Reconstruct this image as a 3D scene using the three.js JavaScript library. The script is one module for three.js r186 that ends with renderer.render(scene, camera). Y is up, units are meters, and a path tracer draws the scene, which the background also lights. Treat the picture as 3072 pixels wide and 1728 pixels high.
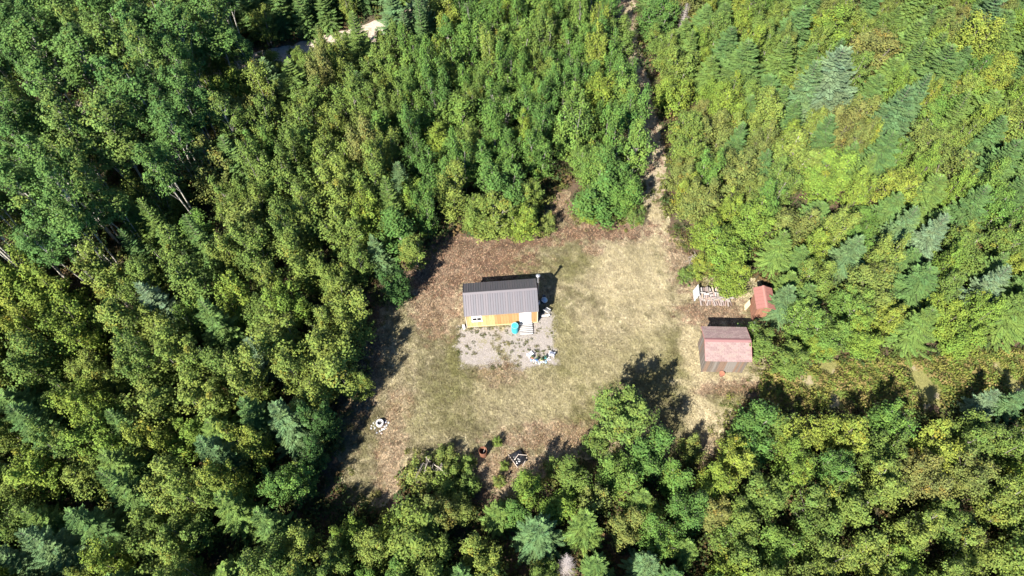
import * as THREE from 'three';
import { Sky } from 'three/addons/objects/Sky.js';
import { mergeGeometries } from 'three/addons/utils/BufferGeometryUtils.js';
import { RoundedBoxGeometry } from 'three/addons/geometries/RoundedBoxGeometry.js';

// ---------------------------------------------------------------- camera, sky, sun, exposure
const scene = new THREE.Scene();
const camera = new THREE.PerspectiveCamera(44.92, 16 / 9, 0.5, 1500);
camera.position.set(0, 48, 0);                          // a drone 48 m above the ground
camera.up.set(0.0519, 0.549, -0.8342);                  // slight roll
camera.lookAt(0, 48 - 0.83533 * 50, -0.54975 * 50);
camera.updateMatrixWorld();
const renderer = new THREE.WebGLRenderer({ antialias: true });
renderer.setSize(1024, 576);
renderer.toneMapping = THREE.LinearToneMapping;
renderer.toneMappingExposure = 3.1;
renderer.shadowMap.enabled = true;
const D2R = Math.PI / 180, SUN_AZ = 34.4 * D2R, SUN_EL = 42.2 * D2R;   // shadows fall away from the viewer and to the right
const sunDir = new THREE.Vector3(-Math.cos(SUN_EL) * Math.sin(SUN_AZ), Math.sin(SUN_EL), Math.cos(SUN_EL) * Math.cos(SUN_AZ));
const sky = new Sky();
sky.name = 'sky'; sky.userData.kind = 'structure';
sky.scale.setScalar(900);
Object.assign(sky.material.uniforms.turbidity, { value: 2 });
Object.assign(sky.material.uniforms.rayleigh, { value: 1 });
Object.assign(sky.material.uniforms.mieCoefficient, { value: 0.002 });
sky.material.uniforms.sunPosition.value.copy(sunDir);
scene.add(sky);
scene.environmentIntensity = 0.1;
const sun = new THREE.DirectionalLight(0xfff7ec, 5);
sun.position.copy(sunDir).multiplyScalar(150).add(new THREE.Vector3(0, 0, -35));
sun.target.position.set(0, 0, -35);
sun.castShadow = true;
sun.shadow.mapSize.set(4096, 4096);
Object.assign(sun.shadow.camera, { left: -75, right: 75, top: 75, bottom: -75, near: 1, far: 320 });
scene.add(sun, sun.target);

// ---------------------------------------------------------------- helpers
function prng(a) { return () => { a |= 0; a = a + 0x6D2B79F5 | 0; let t = Math.imul(a ^ a >>> 15, 1 | a); t = t + Math.imul(t ^ t >>> 7, 61 | t) ^ t; return ((t ^ t >>> 14) >>> 0) / 4294967296; }; }
const lerp = (a, b, t) => a + (b - a) * t, clamp = (x, a = 0, b = 1) => Math.min(b, Math.max(a, x));
const smooth = (a, b, x) => { const t = clamp((x - a) / (b - a)); return t * t * (3 - 2 * t); };
const mixc = (a, b, t) => [lerp(a[0], b[0], t), lerp(a[1], b[1], t), lerp(a[2], b[2], t)];
function hash(x, y, s) { let h = Math.imul(x, 374761393) + Math.imul(y, 668265263) + Math.imul(s, 974634777) | 0; h = Math.imul(h ^ h >>> 13, 1274126177); return ((h ^ h >>> 16) >>> 0) / 4294967296; }
function vnoise(x, y, s, per = 0) {
  const xi = Math.floor(x), yi = Math.floor(y), fx = x - xi, fy = y - yi, u = fx * fx * (3 - 2 * fx), v = fy * fy * (3 - 2 * fy);
  const w = per ? n => ((n % per) + per) % per : n => n;
  const a = hash(w(xi), w(yi), s), b = hash(w(xi + 1), w(yi), s), c = hash(w(xi), w(yi + 1), s), d = hash(w(xi + 1), w(yi + 1), s);
  return lerp(lerp(a, b, u), lerp(c, d, u), v);
}
function fbm(x, y, s, o = 4) { let t = 0, a = 0.5, n = 0; for (let i = 0; i < o; i++) { t += a * vnoise(x, y, s + i); n += a; a *= 0.55; x *= 2.07; y *= 2.07; } return t / n; }
const enc = c => { c = clamp(c); return Math.round(255 * (c <= 0.0031308 ? 12.92 * c : 1.055 * Math.pow(c, 1 / 2.4) - 0.055)); };
function colorTex(w, h, fn) {
  const d = new Uint8Array(w * h * 4);
  for (let j = 0, k = 0; j < h; j++) for (let i = 0; i < w; i++, k += 4) { const c = fn(i, j); d[k] = enc(c[0]); d[k + 1] = enc(c[1]); d[k + 2] = enc(c[2]); d[k + 3] = 255; }
  const t = new THREE.DataTexture(d, w, h); t.colorSpace = THREE.SRGBColorSpace; t.magFilter = THREE.LinearFilter; t.minFilter = THREE.LinearMipmapLinearFilter; t.generateMipmaps = true;
  t.wrapS = t.wrapT = THREE.RepeatWrapping; t.needsUpdate = true; return t;
}
function greyTex(w, h, fn) {
  const d = new Uint8Array(w * h * 4);
  for (let j = 0, k = 0; j < h; j++) for (let i = 0; i < w; i++, k += 4) { d[k] = d[k + 1] = d[k + 2] = Math.round(255 * clamp(fn(i, j))); d[k + 3] = 255; }
  const t = new THREE.DataTexture(d, w, h); t.magFilter = THREE.LinearFilter; t.wrapS = t.wrapT = THREE.RepeatWrapping; t.needsUpdate = true; return t;
}
const rep = (t, x, y) => { const c = t.clone(); c.repeat.set(x, y); c.needsUpdate = true; return c; };
const used = {};
function numbered(n) { if (used[n] === undefined) { used[n] = 0; return n; } return `${n}_${String(++used[n]).padStart(3, '0')}`; }
function shade(o) { o.castShadow = true; o.receiveShadow = true; return o; }
function part(name, geo, mat, parent, pos, rot) {
  const m = shade(new THREE.Mesh(geo, mat)); m.name = name; parent.add(m);
  if (pos) m.position.set(...pos); if (rot) m.rotation.set(...rot); return m;
}
function tag(o, label, category, group) { Object.assign(o.userData, { label, category }); if (group) o.userData.group = group; return o; }
function thing(name, label, category, [x, y, z] = [0, 0, 0], turn = 0, group) {
  const g = new THREE.Group(); g.name = numbered(name); g.position.set(x, y, z); g.rotation.y = turn; scene.add(g); return tag(g, label, category, group);
}
function struct(name, geo, mat) { const m = shade(new THREE.Mesh(geo, mat)); m.name = name; m.userData.kind = 'structure'; scene.add(m); return m; }
function stuff(name, inst, label, category) { inst.name = name; inst.userData = { kind: 'stuff', label, category }; shade(inst); scene.add(inst); return inst; }
const std = (rgb, o = {}) => new THREE.MeshStandardMaterial({ color: new THREE.Color().setRGB(...rgb), roughness: 0.85, ...o });
const V = (x, y, z) => new THREE.Vector3(x, y, z);
function box(w, h, d, r = 0) { return r ? new RoundedBoxGeometry(w, h, d, 1, r) : new THREE.BoxGeometry(w, h, d); }
const at = (g, x, y, z, rx = 0, ry = 0, rz = 0) => { g.applyMatrix4(new THREE.Matrix4().compose(V(x, y, z), new THREE.Quaternion().setFromEuler(new THREE.Euler(rx, ry, rz)), V(1, 1, 1))); return g; };
// tapered round limb through points
function tube(pts, rads, sides = 6) {
  const pos = [], idx = [], n = pts.length, up = V(0.31, 0.2, 0.93);
  for (let i = 0; i < n; i++) {
    const t = pts[Math.min(n - 1, i + 1)].clone().sub(pts[Math.max(0, i - 1)]).normalize(), a = t.clone().cross(up).normalize(), b = t.clone().cross(a);
    for (let k = 0; k < sides; k++) { const q = k / sides * 6.2832; const p = pts[i].clone().addScaledVector(a, Math.cos(q) * rads[i]).addScaledVector(b, Math.sin(q) * rads[i]); pos.push(p.x, p.y, p.z); }
  }
  for (let i = 0; i < n - 1; i++) for (let k = 0; k < sides; k++) { const a = i * sides + k, b = i * sides + (k + 1) % sides, c = a + sides, d = b + sides; idx.push(a, b, c, b, d, c); }
  pos.push(...pts[n - 1].toArray()); const e = pos.length / 3 - 1; for (let k = 0; k < sides; k++) idx.push(e - sides + k, e - sides + (k + 1) % sides, e);
  const g = new THREE.BufferGeometry(); g.setAttribute('position', new THREE.Float32BufferAttribute(pos, 3)); g.setIndex(idx); g.computeVertexNormals(); return g;
}
const merge = list => mergeGeometries(list.map(g => { const q = g.index ? g.toNonIndexed() : g; for (const k of Object.keys(q.attributes)) if (k !== 'position' && k !== 'normal') q.deleteAttribute(k); return q; }));
function inPoly(x, z, P) { let c = false; for (let i = 0, j = P.length - 1; i < P.length; j = i++) { const [a, b] = P[i], [d, e] = P[j]; if ((b > z) !== (e > z) && x < (d - a) * (z - b) / (e - b) + a) c = !c; } return c; }
function distPoly(x, z, P, open) { let m = 1e9; for (let i = 0; i < P.length - (open ? 1 : 0); i++) { const [a, b] = P[i], [d, e] = P[(i + 1) % P.length], u = d - a, v = e - b, t = clamp(((x - a) * u + (z - b) * v) / (u * u + v * v)); m = Math.min(m, Math.hypot(x - a - t * u, z - b - t * v)); } return m; }
// an outline with more points and an uneven edge
function rough(P, step, amp, seed, open) {
  const out = [], n = P.length;
  for (let i = 0; i < (open ? n - 1 : n); i++) { const [a, b] = P[i], [c, d] = P[(i + 1) % n], L = Math.hypot(c - a, d - b), k = Math.max(1, Math.round(L / step));
    for (let j = 0; j < k; j++) { const t = j / k, x = lerp(a, c, t), z = lerp(b, d, t); out.push([x + (fbm(x * 1.3, z * 1.3, seed, 3) - 0.5) * amp * 2, z + (fbm(x * 1.3 + 40, z * 1.3, seed, 3) - 0.5) * amp * 2]); } }
  return out;
}
function sheet(P, y, [x0, z0, w, d]) {
  const s = new THREE.Shape(P.map(([x, z]) => new THREE.Vector2(x, -z))), g = new THREE.ShapeGeometry(s); g.rotateX(-Math.PI / 2); g.translate(0, y, 0);
  const p = g.attributes.position, u = g.attributes.uv; for (let i = 0; i < p.count; i++) u.setXY(i, (p.getX(i) - x0) / w, (p.getZ(i) - z0) / d);
  return g;
}
function ribbon(P, width, y, tile, seed) {
  const L = [], R = [];
  for (let i = 0; i < P.length; i++) { const a = P[Math.max(0, i - 1)], b = P[Math.min(P.length - 1, i + 1)], l = Math.hypot(b[0] - a[0], b[1] - a[1]), nx = -(b[1] - a[1]) / l, nz = (b[0] - a[0]) / l; L.push([P[i][0] + nx * width / 2, P[i][1] + nz * width / 2]); R.push([P[i][0] - nx * width / 2, P[i][1] - nz * width / 2]); }
  return sheet([...rough(L, 0.4, 0.35, seed, true), ...rough(R.reverse(), 0.4, 0.35, seed + 5, true)], y, [0, 0, tile, tile]);
}

// ---------------------------------------------------------------- the setting: forest floor, lawn, gravel, track, road
const CLEARING = [[-5.4, -37.6], [-3, -37.2], [2.1, -37.3], [3.6, -39.3], [4.6, -42], [5.6, -42], [5.9, -38.6], [7, -37.8], [10.2, -37.7], [11.6, -39.3], [13.6, -40.4], [14, -36.4], [15, -33.5], [15.6, -31.6], [18.4, -31.6], [20.6, -30.8], [20, -27.3], [18.6, -23], [18, -21.4], [16, -20.2], [14.7, -18.6], [13.4, -15.6], [12, -15.8], [8.1, -16.4], [4.8, -16.8], [1.9, -15.8], [0.9, -14.6], [-1.5, -14.2], [-2.9, -15.2], [-8.2, -17.6], [-8.6, -15.4], [-9.8, -14.2], [-12.2, -15.2], [-13.4, -19.5], [-12.2, -25.6], [-10.8, -30.1], [-8.2, -34.4]];
const TRACK = [[12.4, -39.2], [13.4, -42.6], [14, -46.3], [14, -51.7], [13.9, -58.2], [13.9, -62], [14.1, -66], [14.4, -72], [14.6, -90]];
const ROAD = [[-64, -46], [-42.6, -56], [-36.5, -59], [-30, -60.8], [-22.1, -62.9], [-13.4, -66.2], [-7.6, -69], [-3.4, -72.3], [6, -82]];
const STRIP = [[18.6, -22.8], [24, -23.3], [32, -23.3], [40, -23.6], [46, -24], [44, -20], [37.6, -19.2], [28, -19.3], [21, -19.6], [17.6, -20.2]];
const litterTex = colorTex(1024, 1024, (i, j) => {          // 10 m of fallen leaves, needles and dark soil
  const x = i / 1024 * 10, z = j / 1024 * 10, n = vnoise(x * 6.4, z * 6.4, 3, 64), m = vnoise(x * 25.6, z * 25.6, 7, 256), b = vnoise(x * 0.8, z * 0.8, 9, 8), k = vnoise(x * 51.2, z * 51.2, 11, 512);
  let c = mixc([0.05, 0.034, 0.022], [0.13, 0.085, 0.05], clamp(n * 0.5 + m * 0.5));
  if (k > 0.72) c = mixc(c, [0.24, 0.16, 0.09], (k - 0.72) * 3);
  return mixc(c, [0.05, 0.06, 0.022], smooth(0.5, 0.85, b + (m - 0.5) * 0.5) * 0.7);
});
const grainBump = greyTex(512, 512, (i, j) => 0.55 * vnoise(i / 4, j / 4, 21, 128) + 0.3 * vnoise(i / 8, j / 8, 23, 64) + 0.3 * vnoise(i / 32, j / 32, 22, 16));
{
  const g = new THREE.PlaneGeometry(700, 700); g.rotateX(-Math.PI / 2); g.translate(0, 0, -30);
  const u = g.attributes.uv; for (let i = 0; i < u.count; i++) u.setXY(i, u.getX(i) * 70, u.getY(i) * 70);
  struct('forest_ground', g, new THREE.MeshStandardMaterial({ map: litterTex, bumpMap: rep(grainBump, 5, 5), bumpScale: 0.05, roughness: 1 }));
}
// patches of fallen leaves, worn soil and greener grass, each where it lies on the lawn: x, z, radius along x, radius along z
const LITTER = [[-4.6, -34.6, 4.6, 2.6, 1], [-6.2, -31.4, 1.5, 2.8, 0.85], [-1.2, -36.4, 3.6, 0.9, 1], [8.2, -37, 3.4, 0.8, 1], [2.6, -36.4, 1.1, 0.7, 0.8], [7.2, -35, 0.6, 0.5, 0.8], [14.3, -33.6, 0.9, 2.4, 0.75], [15.9, -28.3, 2.1, 1, 0.9], [-9.3, -18.4, 0.8, 3, 0.7], [3.2, -18.6, 3.4, 0.8, 0.75], [-11.8, -25.5, 1, 4, 0.7], [16.3, -21.6, 2, 0.5, 0.85], [-1.3, -23.9, 1.2, 0.8, 0.62], [-0.6, -16.2, 2.4, 1.2, 0.7], [13, -16.5, 1.2, 1, 0.6], [4.9, -40, 0.9, 1.6, 0.8], [-8.6, -22, 0.6, 0.9, 0.55], [10.2, -35.9, 0.8, 0.5, 0.5], [1, -34.6, 0.8, 0.5, 0.5]];
const PALE = [[11.9, -38, 1.1, 3, 0.7], [9.4, -32, 2.4, 3.6, 0.55], [13.9, -24.4, 0.8, 2.2, 0.95], [0.6, -21.5, 3.2, 1.6, 0.5], [13.3, -18.6, 0.9, 2, 0.7], [17.6, -29.6, 1.6, 0.6, 0.8], [-8.6, -16.6, 0.8, 1.6, 0.6], [15.6, -22.3, 2.6, 0.35, 0.8], [-4.5, -29.6, 0.8, 1.4, 0.75], [6.5, -25.5, 3, 2, 0.4]];
const LUSH = [[3.9, -25.6, 0.9, 2.6, 0.7], [5, -22, 2.4, 2.6, 0.5], [2.2, -33, 2.6, 1, 0.45], [6, -33.9, 1.1, 0.7, 0.6], [3.5, -28.5, 0.5, 1.2, 0.7], [10.4, -23.4, 2, 2, 0.45], [-3.2, -22.6, 2.6, 1.1, 0.4], [-4.8, -25.4, 0.4, 1.4, 0.7], [16.5, -20.9, 2, 0.8, 0.6], [-0.9, -26.3, 0.8, 0.5, 0.6], [-6.5, -20.6, 2.6, 1.2, 0.35]];
const patch = (L, x, z, n) => { let m = 0; for (const [a, b, r, s, k] of L) { const d = Math.hypot((x - a) / r, (z - b) / s); if (d < 1.9) m = Math.max(m, k * smooth(0.15, 0.65, 1.3 - d * 0.62 + (n - 0.5) * 1.15)); } return m; };
const LX = -16, LZ = -44, LW = 38, LD = 31;
const lawnTex = colorTex(2048, 1664, (i, j) => {
  const x = LX + (i + 0.5) / 2048 * LW, z = LZ + (j + 0.5) / 1664 * LD;
  const big = fbm(x * 0.35, z * 0.35, 31, 4), mid = fbm(x * 1.7, z * 1.7, 37, 4), blade = vnoise(x * 14, z * 9, 41) * 0.6 + vnoise(x * 23, z * 27, 42) * 0.4, tuft = vnoise(x * 5.5, z * 5.5, 43), fine = hash(i, j, 5);
  let c = mixc([0.17, 0.152, 0.08], [0.37, 0.325, 0.205], clamp(0.56 + (big - 0.5) * 1.7 + (mid - 0.5) * 2.6));
  c = mixc(c, [0.105, 0.105, 0.038], smooth(0.48, 0.76, mid * 0.6 + (1 - big) * 0.5 + (tuft - 0.5) * 0.5) * 0.62); c = mixc(c, [0.1, 0.076, 0.04], smooth(0.56, 0.74, fbm(x * 3.1, z * 3.1, 39, 4)) * 0.55);
  c = mixc(c, [0.15, 0.148, 0.048], patch(LUSH, x, z, mid) * 0.8);
  c = mixc(c, [0.4, 0.345, 0.22], patch(PALE, x, z, mid) * 0.8);
  const l = patch(LITTER, x, z, fbm(x * 2.6, z * 2.6, 47, 4)) * (0.72 + 0.28 * vnoise(x * 9, z * 9, 48));
  c = mixc(c, blade > 0.68 ? [0.2, 0.112, 0.07] : mixc([0.05, 0.023, 0.014], [0.12, 0.06, 0.037], clamp(mid * 1.7 - 0.35)), l * 0.93);
  const k = 0.36 + blade * 1.0 + (fine - 0.5) * 0.3 + (tuft - 0.5) * 0.4;
  return [c[0] * k * 1.16, c[1] * k * 1.16, c[2] * k * 1.16];
});
const dec = v => { v /= 255; return v <= 0.04045 ? v / 12.92 : Math.pow((v + 0.055) / 1.055, 2.4); };
const lawnColor = (x, z) => { const i = clamp(Math.floor((x - LX) / LW * 2048), 1, 2046), j = clamp(Math.floor((z - LZ) / LD * 1664), 1, 1662), d = lawnTex.image.data, c = [0, 0, 0]; for (const o of [-9, 0, 9]) for (const q of [0, 1, 2]) c[q] += dec(d[4 * (clamp(j + o, 0, 1663) * 2048 + clamp(i + o, 0, 2047)) + q]) / 3; return c; };
struct('lawn', sheet(rough(CLEARING, 0.5, 0.7, 51), 0.006, [LX, LZ, LW, LD]), new THREE.MeshStandardMaterial({ map: lawnTex, bumpMap: rep(grainBump, 9, 7.4), bumpScale: 0.05, roughness: 1 }));
const GRAVEL = [[-4.6, -28.3], [-1.2, -28.2], [1.8, -28.6], [2.4, -29.6], [3.5, -29.1], [3.5, -24], [0.2, -23.9], [-2.2, -24.1], [-4.5, -24.3], [-5, -26.4]];
// how much crushed stone lies at a point: full on the pad, thinning over its rim, grown over in the middle
const gravelAt = (x, z) => clamp(distPoly(x, z, GRAVEL) / 0.75) * 1.05 + (fbm(x * 2.2, z * 2.2, 61, 4) - 0.5) * 1.5 - 0.75 * Math.exp(-(((x + 1) / 0.85) ** 2) - ((z + 25) / 1.3) ** 2) - 0.35 * Math.exp(-(((x + 1.1) / 0.6) ** 2) - ((z + 27) / 1) ** 2);
{
  const x0 = -5.5, z0 = -30, w = 9.5, d = 6.5, NX = 1024, NZ = 704, data = new Uint8Array(NX * NZ * 4);
  for (let j = 0, k = 0; j < NZ; j++) for (let i = 0; i < NX; i++, k += 4) {
    const x = x0 + i / NX * w, z = z0 + j / NZ * d, a = vnoise(x * 27, z * 27, 62), b = vnoise(x * 13, z * 13, 63), m = fbm(x * 1.5, z * 1.5, 64, 3);
    let c = mixc([0.13, 0.118, 0.1], [0.36, 0.325, 0.285], clamp(a * 0.8 + b * 0.3)); c = mixc(c, [0.4, 0.35, 0.34], m * 0.3);
    c = mixc(c, [0.19, 0.175, 0.085], smooth(0.6, 0.74, m * 0.6 + b * 0.4) * 0.7);
    data[k] = enc(c[0]); data[k + 1] = enc(c[1]); data[k + 2] = enc(c[2]);
    data[k + 3] = gravelAt(x, z) + (a - 0.5) * 0.9 + (hash(i >> 1, j >> 1, 66) - 0.5) * 0.5 > 0.42 ? 255 : 0;
  }
  const t = new THREE.DataTexture(data, NX, NZ); t.colorSpace = THREE.SRGBColorSpace; t.magFilter = THREE.LinearFilter; t.needsUpdate = true;
  struct('gravel_pad', sheet(GRAVEL, 0.012, [x0, z0, w, d]), new THREE.MeshStandardMaterial({ map: t, alphaTest: 0.5, bumpMap: rep(grainBump, 6, 4), bumpScale: 0.04, roughness: 1 }));
}
const trackTex = colorTex(512, 512, (i, j) => { const a = vnoise(i / 4, j / 4, 71, 128), m = vnoise(i / 64, j / 64, 72, 8), n = vnoise(i / 16, j / 16, 73, 32); let c = mixc([0.19, 0.155, 0.1], [0.37, 0.31, 0.21], a * 0.6 + m * 0.4); c = mixc(c, [0.14, 0.14, 0.05], smooth(0.55, 0.75, n * 0.5 + m * 0.5)); return mixc(c, [0.12, 0.065, 0.04], smooth(0.6, 0.8, 1 - m) * 0.7); });
struct('track', ribbon(TRACK, 2.3, 0.01, 4, 81), new THREE.MeshStandardMaterial({ map: trackTex, bumpMap: rep(grainBump, 1, 1), bumpScale: 0.05, roughness: 1 }));
const roadTex = colorTex(512, 512, (i, j) => { const a = vnoise(i / 3, j / 3, 91), m = vnoise(i / 64, j / 64, 92, 8), n = vnoise(i / 20, j / 20, 93); return mixc(mixc([0.3, 0.25, 0.19], [0.5, 0.43, 0.35], a * 0.6 + m * 0.4), [0.22, 0.17, 0.11], smooth(0.6, 0.85, n) * 0.5); });
struct('dirt_road', ribbon(ROAD, 3.6, 0.01, 6, 95), new THREE.MeshStandardMaterial({ map: roadTex, bumpMap: rep(grainBump, 1.5, 1.5), bumpScale: 0.04, roughness: 1 }));
const stripTex = colorTex(512, 512, (i, j) => { const a = vnoise(i / 4, j / 4, 101, 128), m = vnoise(i / 64, j / 64, 102, 8), n = vnoise(i / 24, j / 24, 103); return mixc(mixc([0.13, 0.13, 0.035], [0.22, 0.21, 0.07], a), [0.3, 0.25, 0.16], smooth(0.6, 0.8, m * 0.6 + n * 0.4) * 0.8); });
struct('overgrown_trail', sheet(rough(STRIP, 0.5, 0.6, 105), 0.008, [0, 0, 6, 6]), new THREE.MeshStandardMaterial({ map: stripTex, bumpMap: rep(grainBump, 2, 2), bumpScale: 0.06, roughness: 1 }));

// ---------------------------------------------------------------- the cabin
const woodBump = greyTex(256, 256, (i, j) => 0.6 * vnoise(i / 3, j / 60, 111) + 0.4 * vnoise(i / 9, j / 120, 112));
const woodTone = (a, b, s) => colorTex(256, 256, (i, j) => { const g = vnoise(i / 4, j / 70, s) * 0.6 + vnoise(i / 11, j / 110, s + 1) * 0.4, k = vnoise(i / 26, j / 40, s + 2); return mixc(mixc(a, b, g), [a[0] * 0.6, a[1] * 0.5, a[2] * 0.45], smooth(0.78, 0.9, k) * 0.6); });
const woodMat = (a, b, s, o = {}) => new THREE.MeshStandardMaterial({ map: woodTone(a, b, s), bumpMap: woodBump, bumpScale: 0.004, roughness: 0.8, ...o });
const white = std([0.78, 0.78, 0.76], { roughness: 0.5 }), darkGlass = new THREE.MeshPhysicalMaterial({ color: 0x0c1013, roughness: 0.06, metalness: 0, specularIntensity: 1 });
const blackIron = std([0.02, 0.02, 0.022], { roughness: 0.6 }), greyMetal = std([0.42, 0.42, 0.43], { roughness: 0.35, metalness: 0.8 });
{
  const c = thing('cabin', 'small timber cabin with ribbed charcoal metal roof and white door', 'cabin', [-0.946, 0, -29.355], 0.022);
  const U = 2.8, VF = 1.256, VB = -1.256, H0 = 0.14, HR = 3.1, slope = 0.56, TH = 0.05;
  const yAt = v => HR - Math.abs(v) * slope - 0.03;
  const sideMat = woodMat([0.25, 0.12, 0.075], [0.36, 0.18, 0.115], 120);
  // back wall and gables of upright boards, floor frame
  const geoB = (w, h) => box(w, h, 0.025);
  const yellow = [woodMat([0.4, 0.28, 0.11], [0.52, 0.4, 0.19], 130), woodMat([0.44, 0.32, 0.14], [0.55, 0.43, 0.21], 133), woodMat([0.37, 0.24, 0.09], [0.48, 0.35, 0.16], 136)];
  const orange = [woodMat([0.33, 0.19, 0.075], [0.44, 0.27, 0.115], 140), woodMat([0.36, 0.215, 0.085], [0.47, 0.3, 0.13], 143), woodMat([0.29, 0.16, 0.06], [0.39, 0.23, 0.095], 146)];
  const rnd = prng(5), N = 25, bw = 2 * U / N, top = yAt(VF);
  part('wall_frame', merge([at(box(2 * U - 0.06, top - H0 - 0.05, 0.06), 0, (top + H0) / 2, VF - 0.06), at(box(2 * U - 0.06, top - H0 - 0.05, 0.06), 0, (top + H0) / 2, VB + 0.06)]), sideMat, c);
  for (let i = 0; i < N; i++) {
    const u = -U + bw * (i + 0.5), w = bw - 0.012;
    const m = (i < 10 ? yellow : orange)[Math.floor(rnd() * 3)];
    if (u > 1.36 && u < 2.32) continue;                                   // door
    if (u > -2.32 && u < -1.58) { part('wall_board', geoB(w, 0.86), m, c, [u, H0 + 0.43, VF]); part('wall_board', geoB(w, top - 1.86), m, c, [u, (top + 1.86) / 2, VF]); }
    else part('wall_board', geoB(w, top - H0), m, c, [u, (top + H0) / 2, VF + (rnd() - 0.5) * 0.006]);
    }
  for (let i = 0; i < N; i++) part('wall_board', geoB(bw - 0.012, top - H0), sideMat, c, [-U + bw * (i + 0.5), (top + H0) / 2, VB]);
  for (const s of [-1, 1]) for (let i = 0; i < 11; i++) {
    const v = lerp(VB, VF, (i + 0.5) / 11), h = Math.min(yAt(v - 0.11), yAt(v + 0.11)) - H0;
    part('gable_board', box(0.025, h, 0.216), sideMat, c, [s * U, H0 + h / 2, v]);
  }
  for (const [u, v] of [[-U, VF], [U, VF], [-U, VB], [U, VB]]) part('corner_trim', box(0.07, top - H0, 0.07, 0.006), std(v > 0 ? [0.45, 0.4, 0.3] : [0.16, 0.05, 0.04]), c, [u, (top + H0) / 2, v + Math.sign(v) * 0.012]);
  part('sill_beam', box(2 * U + 0.02, 0.07, 0.05), woodMat([0.5, 0.4, 0.2], [0.66, 0.55, 0.3], 150), c, [0, H0 - 0.03, VF + 0.01]);
  for (const u of [-2.6, -0.9, 0.9, 2.6]) for (const v of [VF - 0.15, VB + 0.15]) part('foundation_block', box(0.4, 0.16, 0.2), std([0.32, 0.31, 0.29]), c, [u, 0.07, v]);
  part('floor', box(2 * U - 0.05, 0.06, 2 * VF - 0.05), sideMat, c, [0, H0 - 0.02, 0]);
  // window
  const w = part('window', box(0.74, 1.0, 0.05), std([0.1, 0.1, 0.1]), c, [-1.95, 1.5, VF - 0.012]);
  for (const [x, y, a, b] of [[-0.36, 0, 0.07, 1.06], [0.36, 0, 0.07, 1.06], [0, 0.5, 0.74, 0.07], [0, -0.5, 0.74, 0.08], [0, -0.05, 0.68, 0.04], [0, -0.27, 0.035, 0.4]]) part('frame', box(a, b, 0.05), white, w, [x, y, 0.032]);
  part('blind', box(0.66, 0.34, 0.008), std([0.72, 0.72, 0.72]), w, [0, 0.29, 0.029]);
  for (const s of [-1, 1]) part('pane', box(0.31, 0.38, 0.012), darkGlass, w, [s * 0.17, -0.27, 0.027]);
  part('sill', box(0.84, 0.04, 0.1), white, w, [0, -0.55, 0.05]);
  // door
  const d = part('door', box(0.84, 1.86, 0.05, 0.006), white, c, [1.84, H0 + 0.96, VF + 0.004]);
  for (const s of [-1, 1]) part('door_frame', box(0.06, 1.98, 0.08), std([0.5, 0.48, 0.44]), c, [1.84 + s * 0.45, H0 + 0.99, VF + 0.012]);
  part('threshold', box(0.96, 0.05, 0.14), std([0.6, 0.58, 0.55]), c, [1.84, H0 + 0.01, VF + 0.06]);
  for (const y of [0.42, -0.42]) part('door_panel', box(0.56, 0.6, 0.012, 0.004), white, d, [0, y, 0.026]);
  part('handle', merge([at(new THREE.SphereGeometry(0.035, 10, 8), 0, 0, 0.05), at(new THREE.CylinderGeometry(0.014, 0.014, 0.05, 8), 0, 0, 0.02, Math.PI / 2)]), greyMetal, d, [0.34, -0.02, 0.02]);
  part('hinge', box(0.02, 0.1, 0.02), greyMetal, d, [-0.41, 0.6, 0.03]);
  // roof: one ribbed sheet after another on both slopes
  const L = 5.69, n = 30, pw = L / n, ang = Math.atan(slope);
  const mats = [0, 1, 2].map(i => std([[0.112, 0.104, 0.112], [0.122, 0.11, 0.116], [0.104, 0.1, 0.108]][i], { roughness: 0.42, metalness: 0.15 }));
  for (const [s, run] of [[1, 1.56], [-1, 1.447]]) {
    const len = run / Math.cos(ang);
    const pg = merge([at(box(pw - 0.004, 0.012, len), 0, 0, len / 2), at(new THREE.CylinderGeometry(0.012, 0.022, len, 4, 1), pw / 2 - 0.02, 0.014, len / 2, Math.PI / 2, 0, 0)]);
    for (let i = 0; i < n; i++) { const m = part('roof_panel', pg, mats[Math.floor(rnd() * 3)], c, [-L / 2 + pw * (i + 0.5), HR, 0]); m.rotation.set(ang, 0, 0); if (s < 0) m.rotation.set(ang, Math.PI, 0, 'YXZ'); }
    part('fascia', box(L, 0.1, 0.02), std([0.2, 0.17, 0.15]), c, [0, HR - slope * run - 0.04, s * (run - 0.02)]);
  }
  part('roof_deck', new THREE.ExtrudeGeometry(new THREE.Shape([[1.5, HR - 1.5 * slope - 0.012], [0, HR - 0.012], [-1.4, HR - 1.4 * slope - 0.012], [-1.4, HR - 1.4 * slope - TH], [0, HR - TH], [1.5, HR - 1.5 * slope - TH]].map(p => new THREE.Vector2(...p))), { depth: L - 0.06, bevelEnabled: false }).rotateY(-Math.PI / 2).translate(L / 2 - 0.03, 0, 0), std([0.3, 0.22, 0.13]), c);
  for (const s of [-1, 1]) part('ridge_cap', box(L + 0.02, 0.014, 0.17), mats[1], c, [0, HR + 0.004, s * 0.07], [s * ang, 0, 0]);
  for (const s of [-1, 1]) for (const [q, run] of [[1, 1.56], [-1, 1.447]]) part('rake_trim', box(0.035, 0.09, run / Math.cos(ang)), mats[2], c, [s * (L / 2 + 0.012), HR - slope * run / 2 - 0.01, q * run / 2], [q * ang, 0, 0]);
  // stove pipe on the gable
  const px = 3.03, pv = -0.92;
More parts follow.
